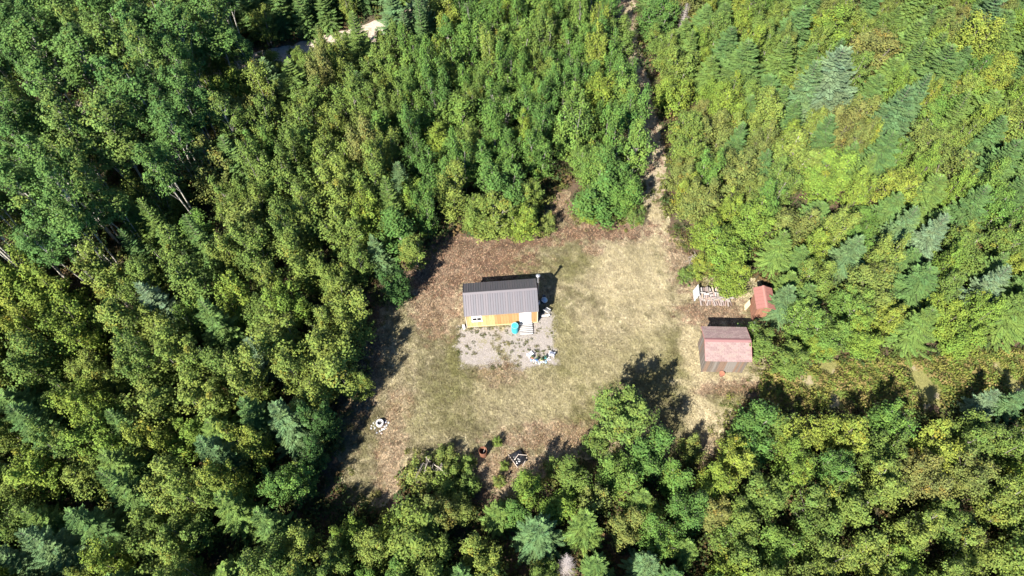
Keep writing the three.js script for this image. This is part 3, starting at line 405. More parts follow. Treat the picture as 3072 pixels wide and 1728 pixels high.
// a broadleaved crown: several leaders, each carrying sprays of leaves in an uneven pointed outline; R radius, H height, low = where the crown starts
function broad(seed, { R = 2, H = 6, low = 0.15, leaders = 3, sprays = 110, per = 44, leaf = 0.15, up = 0.8, trunkR = 0.09, size = 0.3, point = 0.75 }) {
  const r = prng(seed), L = new Leaves(), wood = [], tops = [];
  for (let k = 0; k < leaders; k++) {
    const a = (k + r() * 0.6) / leaders * 6.2832, off = leaders > 1 ? R * (0.36 + r() * 0.2) : 0, hk = H * (k === 0 ? 1 : 0.7 + r() * 0.26), rk = R * (leaders > 1 ? 0.56 + r() * 0.16 : 0.95);
    const top = V(Math.cos(a) * off, hk * 0.97, Math.sin(a) * off), base = V(Math.cos(a) * 0.1 * (leaders - 1), -0.05, Math.sin(a) * 0.1 * (leaders - 1)), q = trunkR / Math.sqrt(leaders);
    const mid = base.clone().lerp(top, 0.5).add(V((r() - 0.5) * 0.25, 0.1, (r() - 0.5) * 0.25)); wood.push(tube([base, base.clone().lerp(mid, 0.5), mid, top], [q * 1.3, q * 1.1, q * 0.75, 0.012], 7));
    tops.push({ top, mid, base, hk, rk, w: rk * rk * hk });
  }
  const bumps = Array.from({ length: 9 }, () => [r() * 6.28, r(), 0.6 + r() * 0.75]), W = tops.reduce((s, t) => s + t.w, 0);
  for (let n = 0; n < sprays; n++) {
    let u = r() * W, t = tops[0]; for (const q of tops) { if (u < q.w) { t = q; break; } u -= q.w; }
    const y = Math.pow(r(), 0.85), prof = y < 0.32 ? lerp(0.6, 1, y / 0.32) : Math.pow(1 - (y - 0.32) / 0.68, point), a = r() * 6.2832;
    let bulge = 0.8; for (const [ba, by, bk] of bumps) { const d = Math.abs(((a - ba + 9.42) % 6.2832) - 3.1416) + Math.abs(y - by) * 3; if (d < 0.8) bulge = lerp(bulge, bk, 1 - d / 0.8); }
    const rr = t.rk * prof * bulge * Math.pow(r(), 0.4), cy = H * low + (t.hk - H * low) * y, f = clamp(cy / t.hk), ax0 = t.base.clone().lerp(t.top, f);
    const c = V(ax0.x + Math.cos(a) * rr, cy, ax0.z + Math.sin(a) * rr), out = V(Math.cos(a), 0, Math.sin(a)), ax = out.clone().multiplyScalar(0.75 * (1 - y * 0.5)).add(V((r() - 0.5) * 0.5, up * (0.5 + y), (r() - 0.5) * 0.5)).normalize();
    const s = R * size * (0.38 + r() * 0.52) * (y > 0.85 ? 0.7 : 1), tone = 0.76 + r() * 0.48, hue = (r() - 0.5) * 0.18, turn = r() < 0.025;
    if (n % 3 === 0) { const o = t.base.clone().lerp(t.top, clamp(f - 0.12 - rr * 0.06)), m = o.clone().lerp(c, 0.55).add(V(0, 0.06, 0)), q = trunkR * 0.2; wood.push(tube([o, m, c.clone().addScaledVector(ax, s)], [q, q * 0.6, q * 0.2], 4)); }
    const k = Math.round(per * (0.5 + s / (R * size)));
    for (let i = 0; i < k; i++) {
      const e = sphereDir(r), q = Math.pow(r(), 0.55) * s, al = e.dot(ax) * 0.9, px = c.x + e.x * q + ax.x * al * q, py = c.y + e.y * q * 0.8 + ax.y * al * q, pz = c.z + e.z * q + ax.z * al * q, j = tone * (0.72 + r() * 0.56), h = hue + (r() - 0.5) * 0.14;
      L.leaf(px, py, pz, e.x * 0.5 + out.x * 0.35 + (r() - 0.5) * 1.2, 0.62 + (r() - 0.5) * 0.9, e.z * 0.5 + out.z * 0.35 + (r() - 0.5) * 1.2, leaf * (0.75 + r() * 0.5), leaf * 0.74 * (0.75 + r() * 0.5), r() * 6.28, turn ? [j * 1.3, j * 0.95, j * 0.8] : [j * (1 + h), j, j * (1 - h * 0.6)]);
    }
  }
  return { crown: L.build(), trunk: merge(wood) };
}
// a spruce: whorls of drooping boughs with twigs of needles on both sides
function spruce(seed, { R = 1.7, H = 6, bare = false, droop = 0.22 }) {
  const r = prng(seed), L = new Leaves(), wood = [tube([V(0, -0.05, 0), V(0.03, H * 0.5, 0.02), V(0, H, 0)], [R * 0.06, R * 0.035, 0.008], 7)];
  for (let y = H * 0.05, w = 0; y < H * 0.985; y += 0.2 + 0.12 * (1 - y / H), w++) {
    const f = 1 - y / H, len0 = R * Math.pow(f, 0.8) * (0.92 + r() * 0.16) + 0.05, nb = Math.max(4, Math.round(5 + 6 * f)), a0 = r() * 6.28;
    for (let b = 0; b < nb; b++) {
      const a = a0 + (b + (r() - 0.5) * 0.5) / nb * 6.2832, len = len0 * (0.58 + r() * 0.6), cx = Math.cos(a), cz = Math.sin(a), lift = lerp(-droop, 0.75, Math.pow(1 - f, 2.2)) + (r() - 0.5) * 0.16;
      const pt = t => [cx * len * t, y + len * (lift * t + 0.16 * t * t), cz * len * t], side = [-cz, 0, cx], tone = 0.74 + r() * 0.5, hue = (r() - 0.5) * 0.16;
      if (bare || b % 3 === 0) { const p0 = V(...pt(0)), p1 = V(...pt(0.5)), p2 = V(...pt(1)); wood.push(tube([p0, p1, p2], [0.014, 0.009, 0.003], 4)); }
      const step = bare ? 0.12 : 0.062, n = Math.max(3, Math.round(len / step));
      for (let i = 0; i <= n; i++) {
        const t = 0.12 + 0.88 * i / n, p = pt(t), tl = (0.12 + 0.3 * Math.min(1, (1 - t) * 1.5) * Math.min(1, len)) * (0.75 + r() * 0.5);
        for (const s of i === n ? [0, -0.6, 0.6] : [-1, 1]) {
          const fw = 0.75 + r() * 0.35, q = [p[0] + (cx * fw + side[0] * s) * tl * 0.72, p[1] + (lift * 0.5 + (r() - 0.6) * 0.35) * tl, p[2] + (cz * fw + side[2] * s) * tl * 0.72], j = tone * (0.75 + r() * 0.5), tilt = (r() - 0.5) * 1.1;
          if (bare) { if (r() < 0.6) wood.push(tube([V(...p), V(...q)], [0.005, 0.002], 3)); continue; }
          const dx = q[0] - p[0], dz = q[2] - p[2], l = Math.hypot(dx, dz) || 1;
          L.blade(p, q, 0.03 + r() * 0.014, [-dz / l, tilt * 0.6, dx / l], [j * (1 + hue), j, j * (1 - hue)]);
        }
        if (!bare && i % 2 === 0) { const j = tone * (0.8 + r() * 0.4); L.blade(p, [p[0] + cx * 0.14, p[1] + 0.09 + r() * 0.06, p[2] + cz * 0.14], 0.03, [side[0], 0.2, side[2]], [j, j, j]); }
      }
    }
  }
  return { crown: bare ? null : L.build(), trunk: merge(wood) };
}
const leafMat = (rgb, through = 0.24) => new THREE.MeshPhysicalMaterial({ color: new THREE.Color().setRGB(...rgb), vertexColors: true, roughness: 0.92, transmission: through, thickness: 0, specularIntensity: 0.35, side: THREE.DoubleSide });
const needleMat = rgb => new THREE.MeshPhysicalMaterial({ color: new THREE.Color().setRGB(...rgb), vertexColors: true, roughness: 0.92, transmission: 0.15, thickness: 0, specularIntensity: 0.4, side: THREE.DoubleSide });
const barkBrown = std([0.13, 0.11, 0.09]), barkPale = std([0.42, 0.4, 0.34]), barkGrey = std([0.24, 0.22, 0.19]), deadWood = std([0.36, 0.32, 0.3]);
const T = {
  broad: [11, 12, 13, 14, 15, 16].map(s => broad(s, { R: 2, H: 6, leaders: 3 + s % 3, low: 0.08 + (s % 3) * 0.05, sprays: 136, point: 0.5 })),
  slim: [91, 92, 93, 94].map(s => broad(s, { R: 1.5, H: 6, leaders: 1 + s % 2, low: 0.1, sprays: 84, size: 0.36, up: 1, point: 0.85 })),
  upright: [21, 22, 23, 24].map(s => broad(s, { R: 2, H: 5, low: 0.06, up: 1.5, leaders: 5, sprays: 130, size: 0.28, point: 0.6 })),
  dense: [31, 32, 33, 34].map(s => broad(s, { R: 2, H: 5, low: 0.03, leaders: 3, sprays: 150, per: 44, leaf: 0.125, size: 0.27, point: 0.55 })),
  aspen: [41, 42, 43, 44].map(s => broad(s, { R: 2, H: 12, low: 0.5, leaders: 2 + s % 2, sprays: 120, per: 44, leaf: 0.165, size: 0.3, trunkR: 0.1, point: 0.48 })),
  shrub: [51, 52, 53, 54].map(s => broad(s, { R: 1.4, H: 2.2, low: 0.0, leaders: 5, sprays: 80, per: 36, leaf: 0.12, up: 1.2, trunkR: 0.06, size: 0.3 })),
  spruce: [61, 62, 63, 64, 65, 66].map(s => spruce(s, { R: 1.75, H: 6, droop: 0.1 + (s % 3) * 0.09 })),
  airy: [81].map(s => broad(s, { R: 2.3, H: 7, low: 0.1, leaders: 4, sprays: 190, per: 34, leaf: 0.15, size: 0.19, up: 1.1 })),
  dead: [spruce(71, { R: 1, H: 4, bare: true })],
};
const SIZE = { broad: [2, 6], slim: [1.5, 6], upright: [2, 5], dense: [2, 5], aspen: [2, 12], shrub: [1.4, 2.2], spruce: [1.75, 6], dead: [1, 4], airy: [2.3, 7] };
// kinds: name, what it is called, shapes, bark, colours of the foliage
const KINDS = {
  O: ['birch_tree', 'olive birch', ['broad', 'broad', 'broad', 'dense'], barkGrey, [[0.13, 0.184, 0.034], [0.152, 0.202, 0.038], [0.108, 0.166, 0.032]].map(c => leafMat(c)), ['mid olive', 'pale olive', 'deep olive']],
  G: ['poplar_tree', 'green poplar', ['broad', 'broad', 'dense', 'upright', 'slim'], barkGrey, [[0.09, 0.17, 0.03], [0.112, 0.188, 0.034], [0.076, 0.152, 0.03]].map(c => leafMat(c)), ['mid green', 'light green', 'deep green']],
  Y: ['maple_tree', 'yellow-green maple', ['upright', 'broad', 'broad', 'dense'], barkBrown, [[0.152, 0.214, 0.03], [0.178, 0.224, 0.034], [0.13, 0.204, 0.03]].map(c => leafMat(c)), ['yellow-green', 'golden green', 'lime green']],
  B: ['turning_maple_tree', 'turning maple', ['dense', 'broad'], barkBrown, [[0.14, 0.168, 0.04], [0.128, 0.17, 0.036], [0.155, 0.166, 0.044]].map(c => leafMat(c)), ['brownish olive', 'dull olive', 'tawny']],
  D: ['cherry_tree', 'cherry', ['broad'], barkBrown, [leafMat([0.045, 0.1, 0.022])], ['dark green']],
  A: ['aspen_tree', 'tall aspen', ['aspen'], barkPale, [[0.074, 0.15, 0.034], [0.09, 0.168, 0.036], [0.112, 0.174, 0.036]].map(c => leafMat(c)), ['deep green', 'mid green', 'light green']],
  S: ['spruce_tree', 'green spruce', ['spruce'], barkBrown, [[0.106, 0.184, 0.046], [0.124, 0.198, 0.042], [0.088, 0.164, 0.046]].map(needleMat), ['mid green', 'light green', 'deep green']],
  W: ['blue_spruce_tree', 'bluish spruce', ['spruce'], barkBrown, [[0.112, 0.188, 0.072], [0.132, 0.2, 0.102], [0.096, 0.174, 0.064]].map(needleMat), ['blue-green', 'pale blue-green', 'deep blue-green']],
  K: ['shrub', 'leafy shrub', ['shrub'], barkBrown, [[0.134, 0.19, 0.036], [0.116, 0.176, 0.036], [0.15, 0.188, 0.042]].map(c => leafMat(c)), ['yellow-green', 'green', 'olive']],
  X: ['dead_spruce_tree', 'dead spruce', ['dead'], deadWood, [null], ['bare grey']],
};
const HABIT = { slim: 'slender', broad: 'broad-crowned', upright: 'many-stemmed', dense: 'dense-crowned', aspen: 'high-crowned', shrub: 'low', spruce: 'conical', dead: 'leafless', airy: 'airy' };
const ZONES = {                                             // outline on the ground, where it is, and what grows there
  aspen: [[[-56, -66], [-38.7, -68], [-25, -66], [-23.6, -48.4], [-25, -42.3], [-29.3, -36.7], [-32.8, -33.4], [-44, -34], [-56, -52]], 'in the tall stand', 'A A A A A A O O', 11.5, 2.4],
  beyond: [[[-62, -84], [-6.2, -84], [-7, -60.1], [-21.4, -57.6], [-26, -53.3], [-30, -62], [-62, -62]], 'across the dirt road', 'S S S O O W', 6.5, 1.9],
  mixed: [[[-52, -40], [-36.2, -36.9], [-32.3, -40.4], [-27.6, -46.6], [-26, -53.3], [-21.3, -57], [-10.9, -56.1], [-10, -46.8], [-9, -41], [-5.4, -38.4], [-7.4, -34.6], [-9.6, -31], [-12, -25.6], [-13, -20.6], [-46, -21.6]], 'in the mixed wood beyond the fire ring', 'O O O O O Y B O G S', 6.5, 2.15],
  conifer: [[[-46, -21.6], [-13.4, -20.6], [-14, -14], [-11, -2], [-40, -2]], 'in the wood beside the fire ring', 'O O Y S S O', 6, 2.05],
  stand: [[[-10.9, -56.1], [-7.6, -60.1], [-6.2, -84], [12.2, -84], [12, -62], [11.9, -50], [11.4, -41], [10.3, -38.6], [5.5, -38.2], [-5.3, -38.2], [-9, -41]], 'in the green stand behind the cabin', 'G G G G G G O G G Y', 6.6, 2.1],
  scrub: [[[16, -84], [76, -80], [46, -24.6], [24, -24.6], [20.4, -24.8], [21, -31.5], [16.2, -32.4], [15, -36], [15.2, -41], [15.6, -52]], 'in the scrub wood behind the shed', 'Y Y O O O B S S S S G', 4.9, 2.05],
  thicket: [[[13, -15], [16.6, -17.4], [24, -17.3], [46, -17], [40, -2], [10, -2]], 'in the thicket across the overgrown trail', 'O O O Y Y B G O', 4.6, 2.1],
  edge: [[[-11.5, -12.2], [-8, -12.4], [-6.8, -14.4], [2, -14.2], [12.6, -14], [10.2, -2], [-11.2, -2]], 'at the wood edge beyond the rusty drum', 'O O Y S S G B K', 4.2, 1.7],
};
const zoneOf = (x, z) => Object.keys(ZONES).find(k => inPoly(x, z, ZONES[k][0])) || (z > -19 ? (x < -10 ? 'conifer' : x < 13 ? 'edge' : 'thicket') : x < -9 ? 'mixed' : x > 11.6 ? 'scrub' : z < -36 ? 'stand' : 'scrub');
// trees that stand out in the wood: x, z, crown radius, height
const STANDING = {
  O: '-13,-23.8,3.29,6.5 -17.3,-26.1,2.8,6.5 -12.2,-27.3,2.24,6 -7.8,-34.1,1.45,5 -16.5,-32.7,2.38,6 -20.3,-33.5,2.39,6.5 -11.5,-22.6,1.3,4 -21.3,-12.5,1.92,5 -23.1,-15,2.23,6 -25.9,-21.3,2.4,6 -32.4,-13.8,1.97,5 -21.8,-21.4,2.11,6 -24,-24.5,2.18,6.5 -28.6,-28.3,2.42,7 -32,-32.1,2.36,7 -35.2,-25,2.34,7 -19.4,-41.2,2.56,7 -14.2,-39.7,2.35,6.5 -13.6,-35.3,2.27,6 -11.6,-40.2,2.2,6 -16.3,-37.3,2.47,6.5 -14.2,-51,2.43,6.5 -18.2,-45.8,2.49,7 -24.1,-31.2,2.33,7 -27.1,-33.7,2.23,7 -7.3,-11.9,2.67,4.5 -5.8,-10.1,2.36,4.5 3.7,-15,1.7,3.4 8.6,-12.3,1.03,3 -2.8,-10.3,1.74,4 -9.8,-11,1.51,4.5 -11.5,-10.4,1.37,4.5 18.2,-17.8,1.7,3.8 21.2,-12.4,2.25,4.5 18.4,-11.3,2.23,4.5 15.8,-13,2.02,4.5 30.3,-11.4,1.83,5 24.3,-10.3,1.96,4.5 21.3,-8.8,1.92,4.5 18.4,-8.7,1.92,4.5 27.2,-8.7,1.91,4.5 13.4,-10,1.84,4 24.2,-15.2,1.81,4.5 32.7,-15.3,1.55,4.5 18.3,-24.7,1.9,3.2 20.1,-22.9,1.86,3.4 25.1,-41.6,3.06,4.8 23.8,-29.2,1.96,4.5 39.8,-31.8,2.29,5 45.2,-44.6,2.57,5.5 -1.3,-37.3,2.5,4 -3,-38,1.85,4 1.9,-39.6,1.7,4.2 -4.6,-39.6,2.19,5.5 -16.4,-60.6,2,3 -21.5,-70.5,2.3,7 -13.2,-72,2.08,7 16.6,-57.6,1.8,4.2 12.2,-59.3,2.38,5',
  G: '-9,-35.6,2.11,6 -14.8,-15.4,1.5,5.2 -16.4,-15.6,1.6,4.6 -11,-46.9,2.16,6 8.7,-15.9,2.1,5 6.5,-15,1.97,4.5 10.1,-14.3,1.55,4.5 -0.7,-12.7,1.16,3.5 15.7,-17.3,2.3,4.6 25.4,-17.2,1.9,4.6 20.6,-14.6,1.67,4.5 25.8,-26.9,2.21,4.5 22.9,-24.3,2.16,4.5 21.7,-25.9,1.61,4.2 7.8,-38.4,2.83,4.5 10,-39.1,2.01,4.6 9.2,-41.8,2.39,5.5 -0.1,-39.9,2.51,6 7.6,-41.2,1.9,5.6 3,-43.4,1.9,6.2 16.7,-62.2,2.63,5',
  D: '-9.2,-30.9,1.72,5 -13.7,-19.4,1.5,5.8 -14.4,-17.2,1.3,5',
  W: '-10.7,-34,1.31,5 -15.8,-19.2,1.9,6.8 -20.1,-17.2,1.77,7 -29.4,-11.5,1.91,7 -31.7,-11,1.4,6 -9.2,-41.4,1.57,5 -26.7,-29.3,1.87,7 -18.9,-25.1,1.95,5 0.8,-11.2,1.9,5.5 7.3,-9.1,1.36,4.8 32.4,-18.6,1.23,4 34.4,-18.5,1.22,4 20.6,-27.4,1.65,4.5 26.5,-31.2,1.85,5.5 30.2,-49.8,3.42,8 28,-49.4,2.18,7 34.7,-45.2,2.61,7 37.5,-47.8,1.6,6.5 48.3,-58.3,2.3,7 31.2,-33.2,1.73,6 33.3,-32.4,1.71,6 35.8,-27.5,1.63,6 -10.5,-63.5,2.7,7',
  Y: '16.4,-34.6,1.7,3.6 15.6,-38.8,1.9,4.2 -17.2,-29,1.98,6 -28.3,-18.8,2.34,6 -30.8,-21.6,2.13,6 -32.2,-16.8,2.02,6 -26,-10.7,1.61,6 -32.7,-27.1,2.39,7 -37.9,-32.1,2.37,7 -25.8,-52.6,2.84,7 -27.2,-57.4,1.9,6 -8.6,-12.2,1.4,3.2 0.4,-14.3,1.56,4.6 12.6,-13.8,1.67,4.2 14.3,-15.5,1.71,4.2 -11.4,-12,1.4,3.4 19,-16.9,1.9,4.4 21.7,-16.6,1.9,4.5 27.7,-15.7,1.93,5 18,-14.7,1.8,4.5 12.5,-8.3,1.57,4 17.4,-32.7,2.67,4.5 20.2,-35,2.41,4.5 15.5,-31.9,1.26,3 27.8,-39.7,2.99,4.5 32.1,-25.4,2.1,4.2 16.6,-51.4,2.61,4 33.5,-58.2,2.9,5 32.7,-38.3,2.45,4.8 26,-24.3,1.9,3.4 33,-23.9,1.9,3.4 22.8,-24,1.5,2.8 17.6,-30.1,1.7,3.4 1,-37.1,2,3.6 7,-38.3,1.4,3.2',
  S: '-18.3,-20.2,1.7,6 -18.5,-13.5,1.69,6.5 -16.1,-12.4,1.55,6 -26.7,-16.9,2.06,6 -30.9,-13.4,1.58,5.5 -27.1,-19.4,1.55,6 -22,-27.2,1.98,7 -23.7,-44,2.32,7 -31,-38.2,1.87,7 -30.5,-35.1,1.33,6 3.8,-11.4,1.52,5 10.1,-9.9,1.12,4 4.4,-9.1,1.24,4.2 -1.8,-12.7,1.31,3.5 21.3,-32.1,1.73,5 37.5,-34.8,2.06,6 29.8,-24.6,1.88,5 41.9,-39.8,2.15,6 23.1,-53.6,3.02,6 29.4,-58.6,2.94,6 40.8,-50.8,2.74,6.5 37.1,-25.2,2.17,5 -26.2,-67,2.3,7 -23.4,-66.6,2.2,6.5 -20.3,-67.8,2.1,7 -18,-69.2,2.1,7 -14.9,-70,2.1,7',
  B: '-21.3,-36.5,2.78,7 -25.7,-42.5,2.59,7 -23.6,-49.3,2.4,6 -4.4,-13.4,1.5,2.6 -5.4,-12.9,1.68,3.8 6.6,-11.4,1.51,3.8 25.9,-13.6,2.14,5 29.2,-13.5,1.89,5 12.3,-12,1.39,4 16.2,-37.8,2.48,4.5 23.4,-34.8,2.4,4.5 27.6,-28.1,2.82,4.8 37.5,-39.6,2.64,5 37,-43,2.55,5 19.1,-45.6,2.65,4.5 19.8,-41,3.05,4.8 36.6,-55.5,3.4,5',
  K: '-6.9,-16.2,1.7,1.8 -5.3,-17,1.3,1.5 -4,-16.7,1,1.4 -5,-15.4,1.6,2 -3.6,-15.4,1.2,1.7 -1.6,-18.2,0.5,0.9 -1.2,-16.5,0.5,0.8 -1.6,-15.4,0.6,1 2.4,-16,0.9,2.2 11.9,-16.8,1.23,2 5.3,-17.6,1.24,2.4 14.4,-31.5,0.96,1.5 11,-37.8,1.02,2 3.4,-37.4,1.02,2',
  X: '2.5,-9.3,0.87,4 19.4,-62.6,0.9,4',
  A: '-34.4,-38.6,2.36,12.5 -36.9,-37.1,2.49,12 -32.5,-43.2,2.8,12 -38.7,-47,2.91,12.5 -37.2,-52.5,3.06,12 -30.8,-47.4,2.73,12.5 -29,-53.4,2.71,12 -27,-57.2,2.81,11.5 -32,-57.1,2.8,12 -42.5,-54.5,2.76,12 -26.6,-47.3,2.07,11 -27.8,-43.6,2,11 -31.6,-37.4,1.89,11 -39.5,-42.8,2.3,12 -35.4,-42.6,2.45,12.5 -34.2,-54.4,2.56,12',
};
const placed = [], protos = new Map(), rt = prng(2024);
function plant(kind, x, z, rad, h, shape, label) {
  const [name, what, shapes, bark, mats, tones] = KINDS[kind]; shape = shape || shapes[Math.floor(rt() * shapes.length)];
  const v = Math.floor(rt() * T[shape].length), key = kind + shape + v; let p = protos.get(key);
  if (!p) { p = new THREE.Group(); const s = T[shape][v]; part(kind === 'K' ? 'stem' : 'trunk', s.trunk, bark, p); if (s.crown) part(kind === 'K' ? 'foliage' : 'crown', s.crown, mats[0], p); protos.set(key, p); }
  const g = p.clone(), [R0, H0] = SIZE[shape], zone = ZONES[zoneOf(x, z)]; g.name = numbered(name); g.position.set(x, 0, z); g.rotation.set((rt() - 0.5) * 0.09, rt() * 6.2832, (rt() - 0.5) * 0.09);
  const mi = Math.floor(rt() * mats.length); g.scale.set(rad / R0, h / H0, rad / R0); if (g.children[1]) g.children[1].material = mats[mi];
  const q = kind === 'K' ? rad / 1.2 : kind === 'S' || kind === 'W' ? rad / 1.8 : rad / 2.05, size = q < 0.9 ? 'small' : q > 1.12 ? 'large' : 'middling', d = distPoly(x, z, CLEARING), where = d < 2.6 ? 'beside the lawn ' : distPoly(x, z, TRACK, true) < 4.5 ? 'beside the track ' : distPoly(x, z, ROAD, true) < 5.5 ? 'by the dirt road ' : '';
  tag(g, label || `${size} ${tones[mi]} ${HABIT[shape]} ${what.split(' ').pop()} ${where}${zone[1]}`, kind === 'K' ? 'shrub' : 'tree', `${what} ${zone[1]}`);
  scene.add(g); placed.push([x, z, rad]);
}
// taller poplars shading the track
for (const [x, z, r, h] of [[11.3, -42.6, 1.7, 7.4], [11.7, -45.8, 1.7, 7.6], [11.6, -49.2, 1.7, 7.2], [11.4, -66, 1.8, 7]]) plant('G', x, z, r, h, 'slim');
for (const [k, list] of Object.entries(STANDING)) for (const t of list.split(' ')) { const [x, z, r, h] = t.split(',').map(Number); plant(k, x, z, r, h); }
plant('K', 7.1, -18.5, 2.8, 7, 'airy', 'airy green tree standing out from the wood edge over the lawn');
const OPEN = [[-26, -62], [-19.5, -64.5], [-12, -67], [-11, -64], [-17, -58.5], [-23.5, -57]];                            // low growth before the road here
const GLADE = [[10.8, -52.5], [16, -52.5], [16, -59.5], [11, -59.5]];                                           // low growth along the sunny stretch of track
const blocked = (x, z, r) => inPoly(x, z, CLEARING) || distPoly(x, z, CLEARING) < r * 0.75 || distPoly(x, z, TRACK, true) < 0.8 + r * (x < 14 ? 0.36 : 0.75) || distPoly(x, z, ROAD, true) < (x < -27 ? 1 + r * 0.2 : 1.7 + r * 0.4) || inPoly(x, z, STRIP) || distPoly(x, z, STRIP) < r * 0.5;
for (const [zk, [P, , mix, h, r0]] of Object.entries(ZONES)) {
  const r = prng(zk.length * 77 + 5), xs = P.map(p => p[0]), zs = P.map(p => p[1]), a = Math.min(...xs), b = Math.max(...xs), c = Math.min(...zs), d = Math.max(...zs), m = mix.split(' ');
  const tries = Math.round((b - a) * (d - c) * 8);
  for (let i = 0; i < tries; i++) {
    const x = lerp(a, b, r()), z = lerp(c, d, r()), kind = m[Math.floor(r() * m.length)], rad = r0 * (0.68 + r() * 0.6), hh = h * (0.62 + r() * 0.6);
    if (!inPoly(x, z, P) || blocked(x, z, rad) || (inPoly(x, z, OPEN) && kind !== 'O')) continue;
    // only what the picture, its shadows and a step to the side can show
    const depth = -z; if (x < -34 - depth * 0.36 || x > 30 + depth * 0.45 || z < -80 || z > -4) continue;
    if (placed.some(([u, v, q]) => Math.hypot(u - x, v - z) < (q + rad) * (zk === 'mixed' || zk === 'conifer' || zk === 'edge' ? 0.58 : 0.54))) continue;
    plant(kind, x, z, rad, inPoly(x, z, OPEN) || inPoly(x, z, GLADE) ? 2.6 : zk === 'aspen' && kind === 'O' ? hh * 0.48 : hh);
  }
}
console.log('trees', placed.length);

// ---------------------------------------------------------------- low growth that nobody could count
function plantGeo(seed, n, spread, h, L, W) { const r = prng(seed), l = new Leaves(); for (let i = 0; i < n; i++) { const a = r() * 6.28, q = Math.sqrt(r()) * spread, j = 0.75 + r() * 0.5; l.leaf(Math.cos(a) * q, r() * h, Math.sin(a) * q, Math.cos(a) * 0.6 + (r() - 0.5) * 0.6, 0.8, Math.sin(a) * 0.6 + (r() - 0.5) * 0.6, L, W, r() * 6.28, [j, j, j]); } return l.build(); }
function scatter(name, geo, mat, n, seed, pick, cols, label, category, s0, s1) {
  const im = new THREE.InstancedMesh(geo, mat, n), r = prng(seed), M = new THREE.Matrix4(), Q = new THREE.Quaternion(), C = new THREE.Color(); let k = 0;
  for (let t = 0; t < n * 30 && k < n; t++) { const p = pick(r); if (!p) continue; const s = lerp(s0, s1, r() * r()); M.compose(V(p[0], p[2] || 0.008, p[1]), Q.setFromAxisAngle(V(0, 1, 0), r() * 6.28), V(s, s * (0.8 + r() * 0.5), s)); im.setMatrixAt(k, M); const c = typeof cols === 'function' ? cols(p[0], p[1]) : cols[Math.floor(r() * cols.length)], j = 0.8 + r() * 0.4; im.setColorAt(k, C.setRGB(c[0] * j, c[1] * j, c[2] * j)); k++; }
  im.count = k; return stuff(name, im, label, category);
}
const instMat = new THREE.MeshPhysicalMaterial({ vertexColors: true, roughness: 0.95, transmission: 0.25, thickness: 0, specularIntensity: 0.2, side: THREE.DoubleSide });
const anywhere = r => { const z = -5 - r() * 72; return [lerp(-34 + z * 0.36, 31 - z * 0.45, r()), z]; };
scatter('undergrowth', plantGeo(601, 46, 0.5, 0.5, 0.17, 0.12), instMat, 15000, 602, r => { const p = anywhere(r); return blocked(p[0], p[1], 0.3) ? null : p; }, [[0.06, 0.08, 0.02], [0.09, 0.1, 0.025], [0.1, 0.07, 0.03], [0.04, 0.065, 0.02]], 'low leafy undergrowth covering the forest floor', 'undergrowth', 0.7, 2);
scatter('trail_ferns', plantGeo(611, 40, 0.4, 0.34, 0.16, 0.1), instMat, 2600, 612, r => { const x = 17 + r() * 29, z = -25 + r() * 6; return inPoly(x, z, STRIP) && fbm(x * 0.6, z * 0.6, 613, 3) > 0.4 ? [x, z] : null; }, [[0.13, 0.16, 0.03], [0.17, 0.17, 0.04], [0.1, 0.14, 0.03], [0.2, 0.16, 0.06]], 'ferns and tall grass covering the overgrown trail', 'ferns', 0.5, 1.5);
const tuft = (() => { const l = new Leaves(), r = prng(621); for (let i = 0; i < 9; i++) { const a = r() * 6.28, d = [Math.cos(a), Math.sin(a)], q = 0.02 + r() * 0.04; l.blade([d[0] * q, 0, d[1] * q], [d[0] * (q + 0.05), 0.05 + r() * 0.06, d[1] * (q + 0.05)], 0.007, [-d[1], 0, d[0]], [1, 1, 1]); } return l.build(); })();
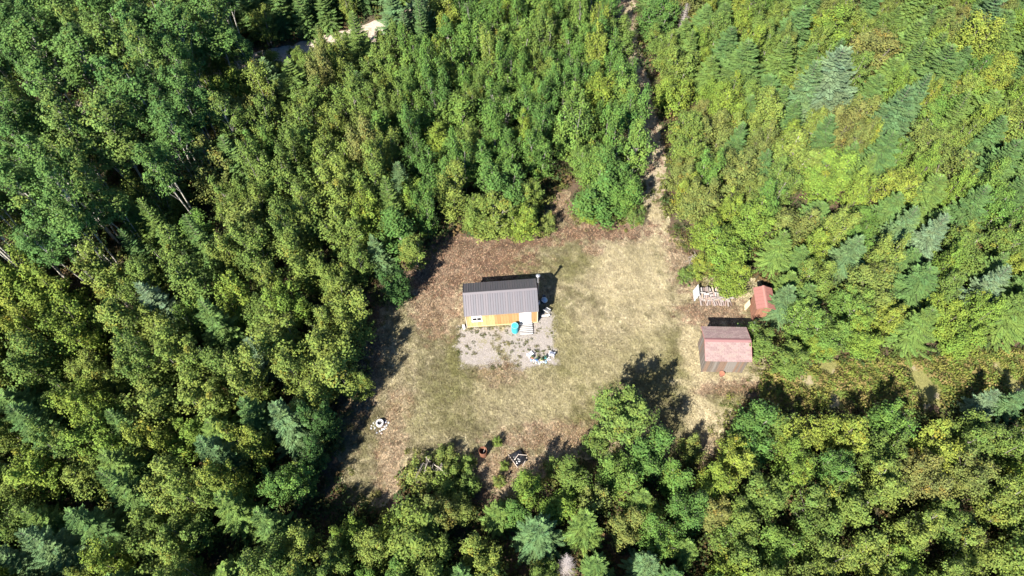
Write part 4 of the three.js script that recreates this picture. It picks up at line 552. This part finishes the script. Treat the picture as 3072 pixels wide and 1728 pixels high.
scatter('dry_grass', tuft, instMat, 60000, 622, r => { const x = -14 + r() * 34, z = -42 + r() * 27; return inPoly(x, z, CLEARING) && !(inPoly(x, z, GRAVEL) && gravelAt(x, z) > 0.5) && patch(LITTER, x, z, fbm(x * 2.6, z * 2.6, 47, 3)) < 0.4 ? [x, z] : null; }, (x, z) => lawnColor(x, z).map(v => v * 1.2), 'short dry grass tufts over the lawn', 'grass', 0.7, 2.1);
scatter('gravel_weeds', plantGeo(631, 26, 0.14, 0.08, 0.07, 0.045), instMat, 170, 632, r => { const x = -4.6 + r() * 8, z = -28.2 + r() * 4.2; return vnoise(x * 1.4, z * 1.4, 633) > 0.45 ? [x, z, 0.014] : null; }, [[0.1, 0.11, 0.035], [0.07, 0.085, 0.03], [0.13, 0.12, 0.05]], 'small weeds sprouting through the gravel pad', 'weeds', 0.5, 1.5);
scatter('fallen_leaves', (() => { const l = new Leaves(), r = prng(641); for (let i = 0; i < 10; i++) l.leaf((r() - 0.5) * 0.6, 0.01 + r() * 0.02, (r() - 0.5) * 0.6, (r() - 0.5) * 0.8, 1, (r() - 0.5) * 0.8, 0.06, 0.042, r() * 6, [0.8 + r() * 0.4, 0.8 + r() * 0.4, 0.9]); return l.build(); })(), instMat, 3000, 642, r => { const x = -14 + r() * 34, z = -42 + r() * 27; return inPoly(x, z, CLEARING) && patch(LITTER, x, z, fbm(x * 2.6, z * 2.6, 47, 3)) > 0.45 ? [x, z] : null; }, [[0.1, 0.052, 0.031], [0.13, 0.075, 0.046], [0.06, 0.03, 0.018]], 'brown fallen leaves lying on the lawn edges', 'leaves', 0.7, 1.4);
scatter('border_weeds', plantGeo(651, 34, 0.22, 0.22, 0.1, 0.06), instMat, 700, 652, r => { const x = -14 + r() * 35, z = -42 + r() * 28, d = distPoly(x, z, CLEARING); return d < 0.9 && vnoise(x, z, 653) > 0.4 ? [x, z] : null; }, [[0.12, 0.13, 0.03], [0.16, 0.15, 0.05], [0.22, 0.18, 0.09], [0.08, 0.1, 0.025]], 'rank weeds along the border of the lawn', 'weeds', 0.5, 1.6);

renderer.render(scene, camera);
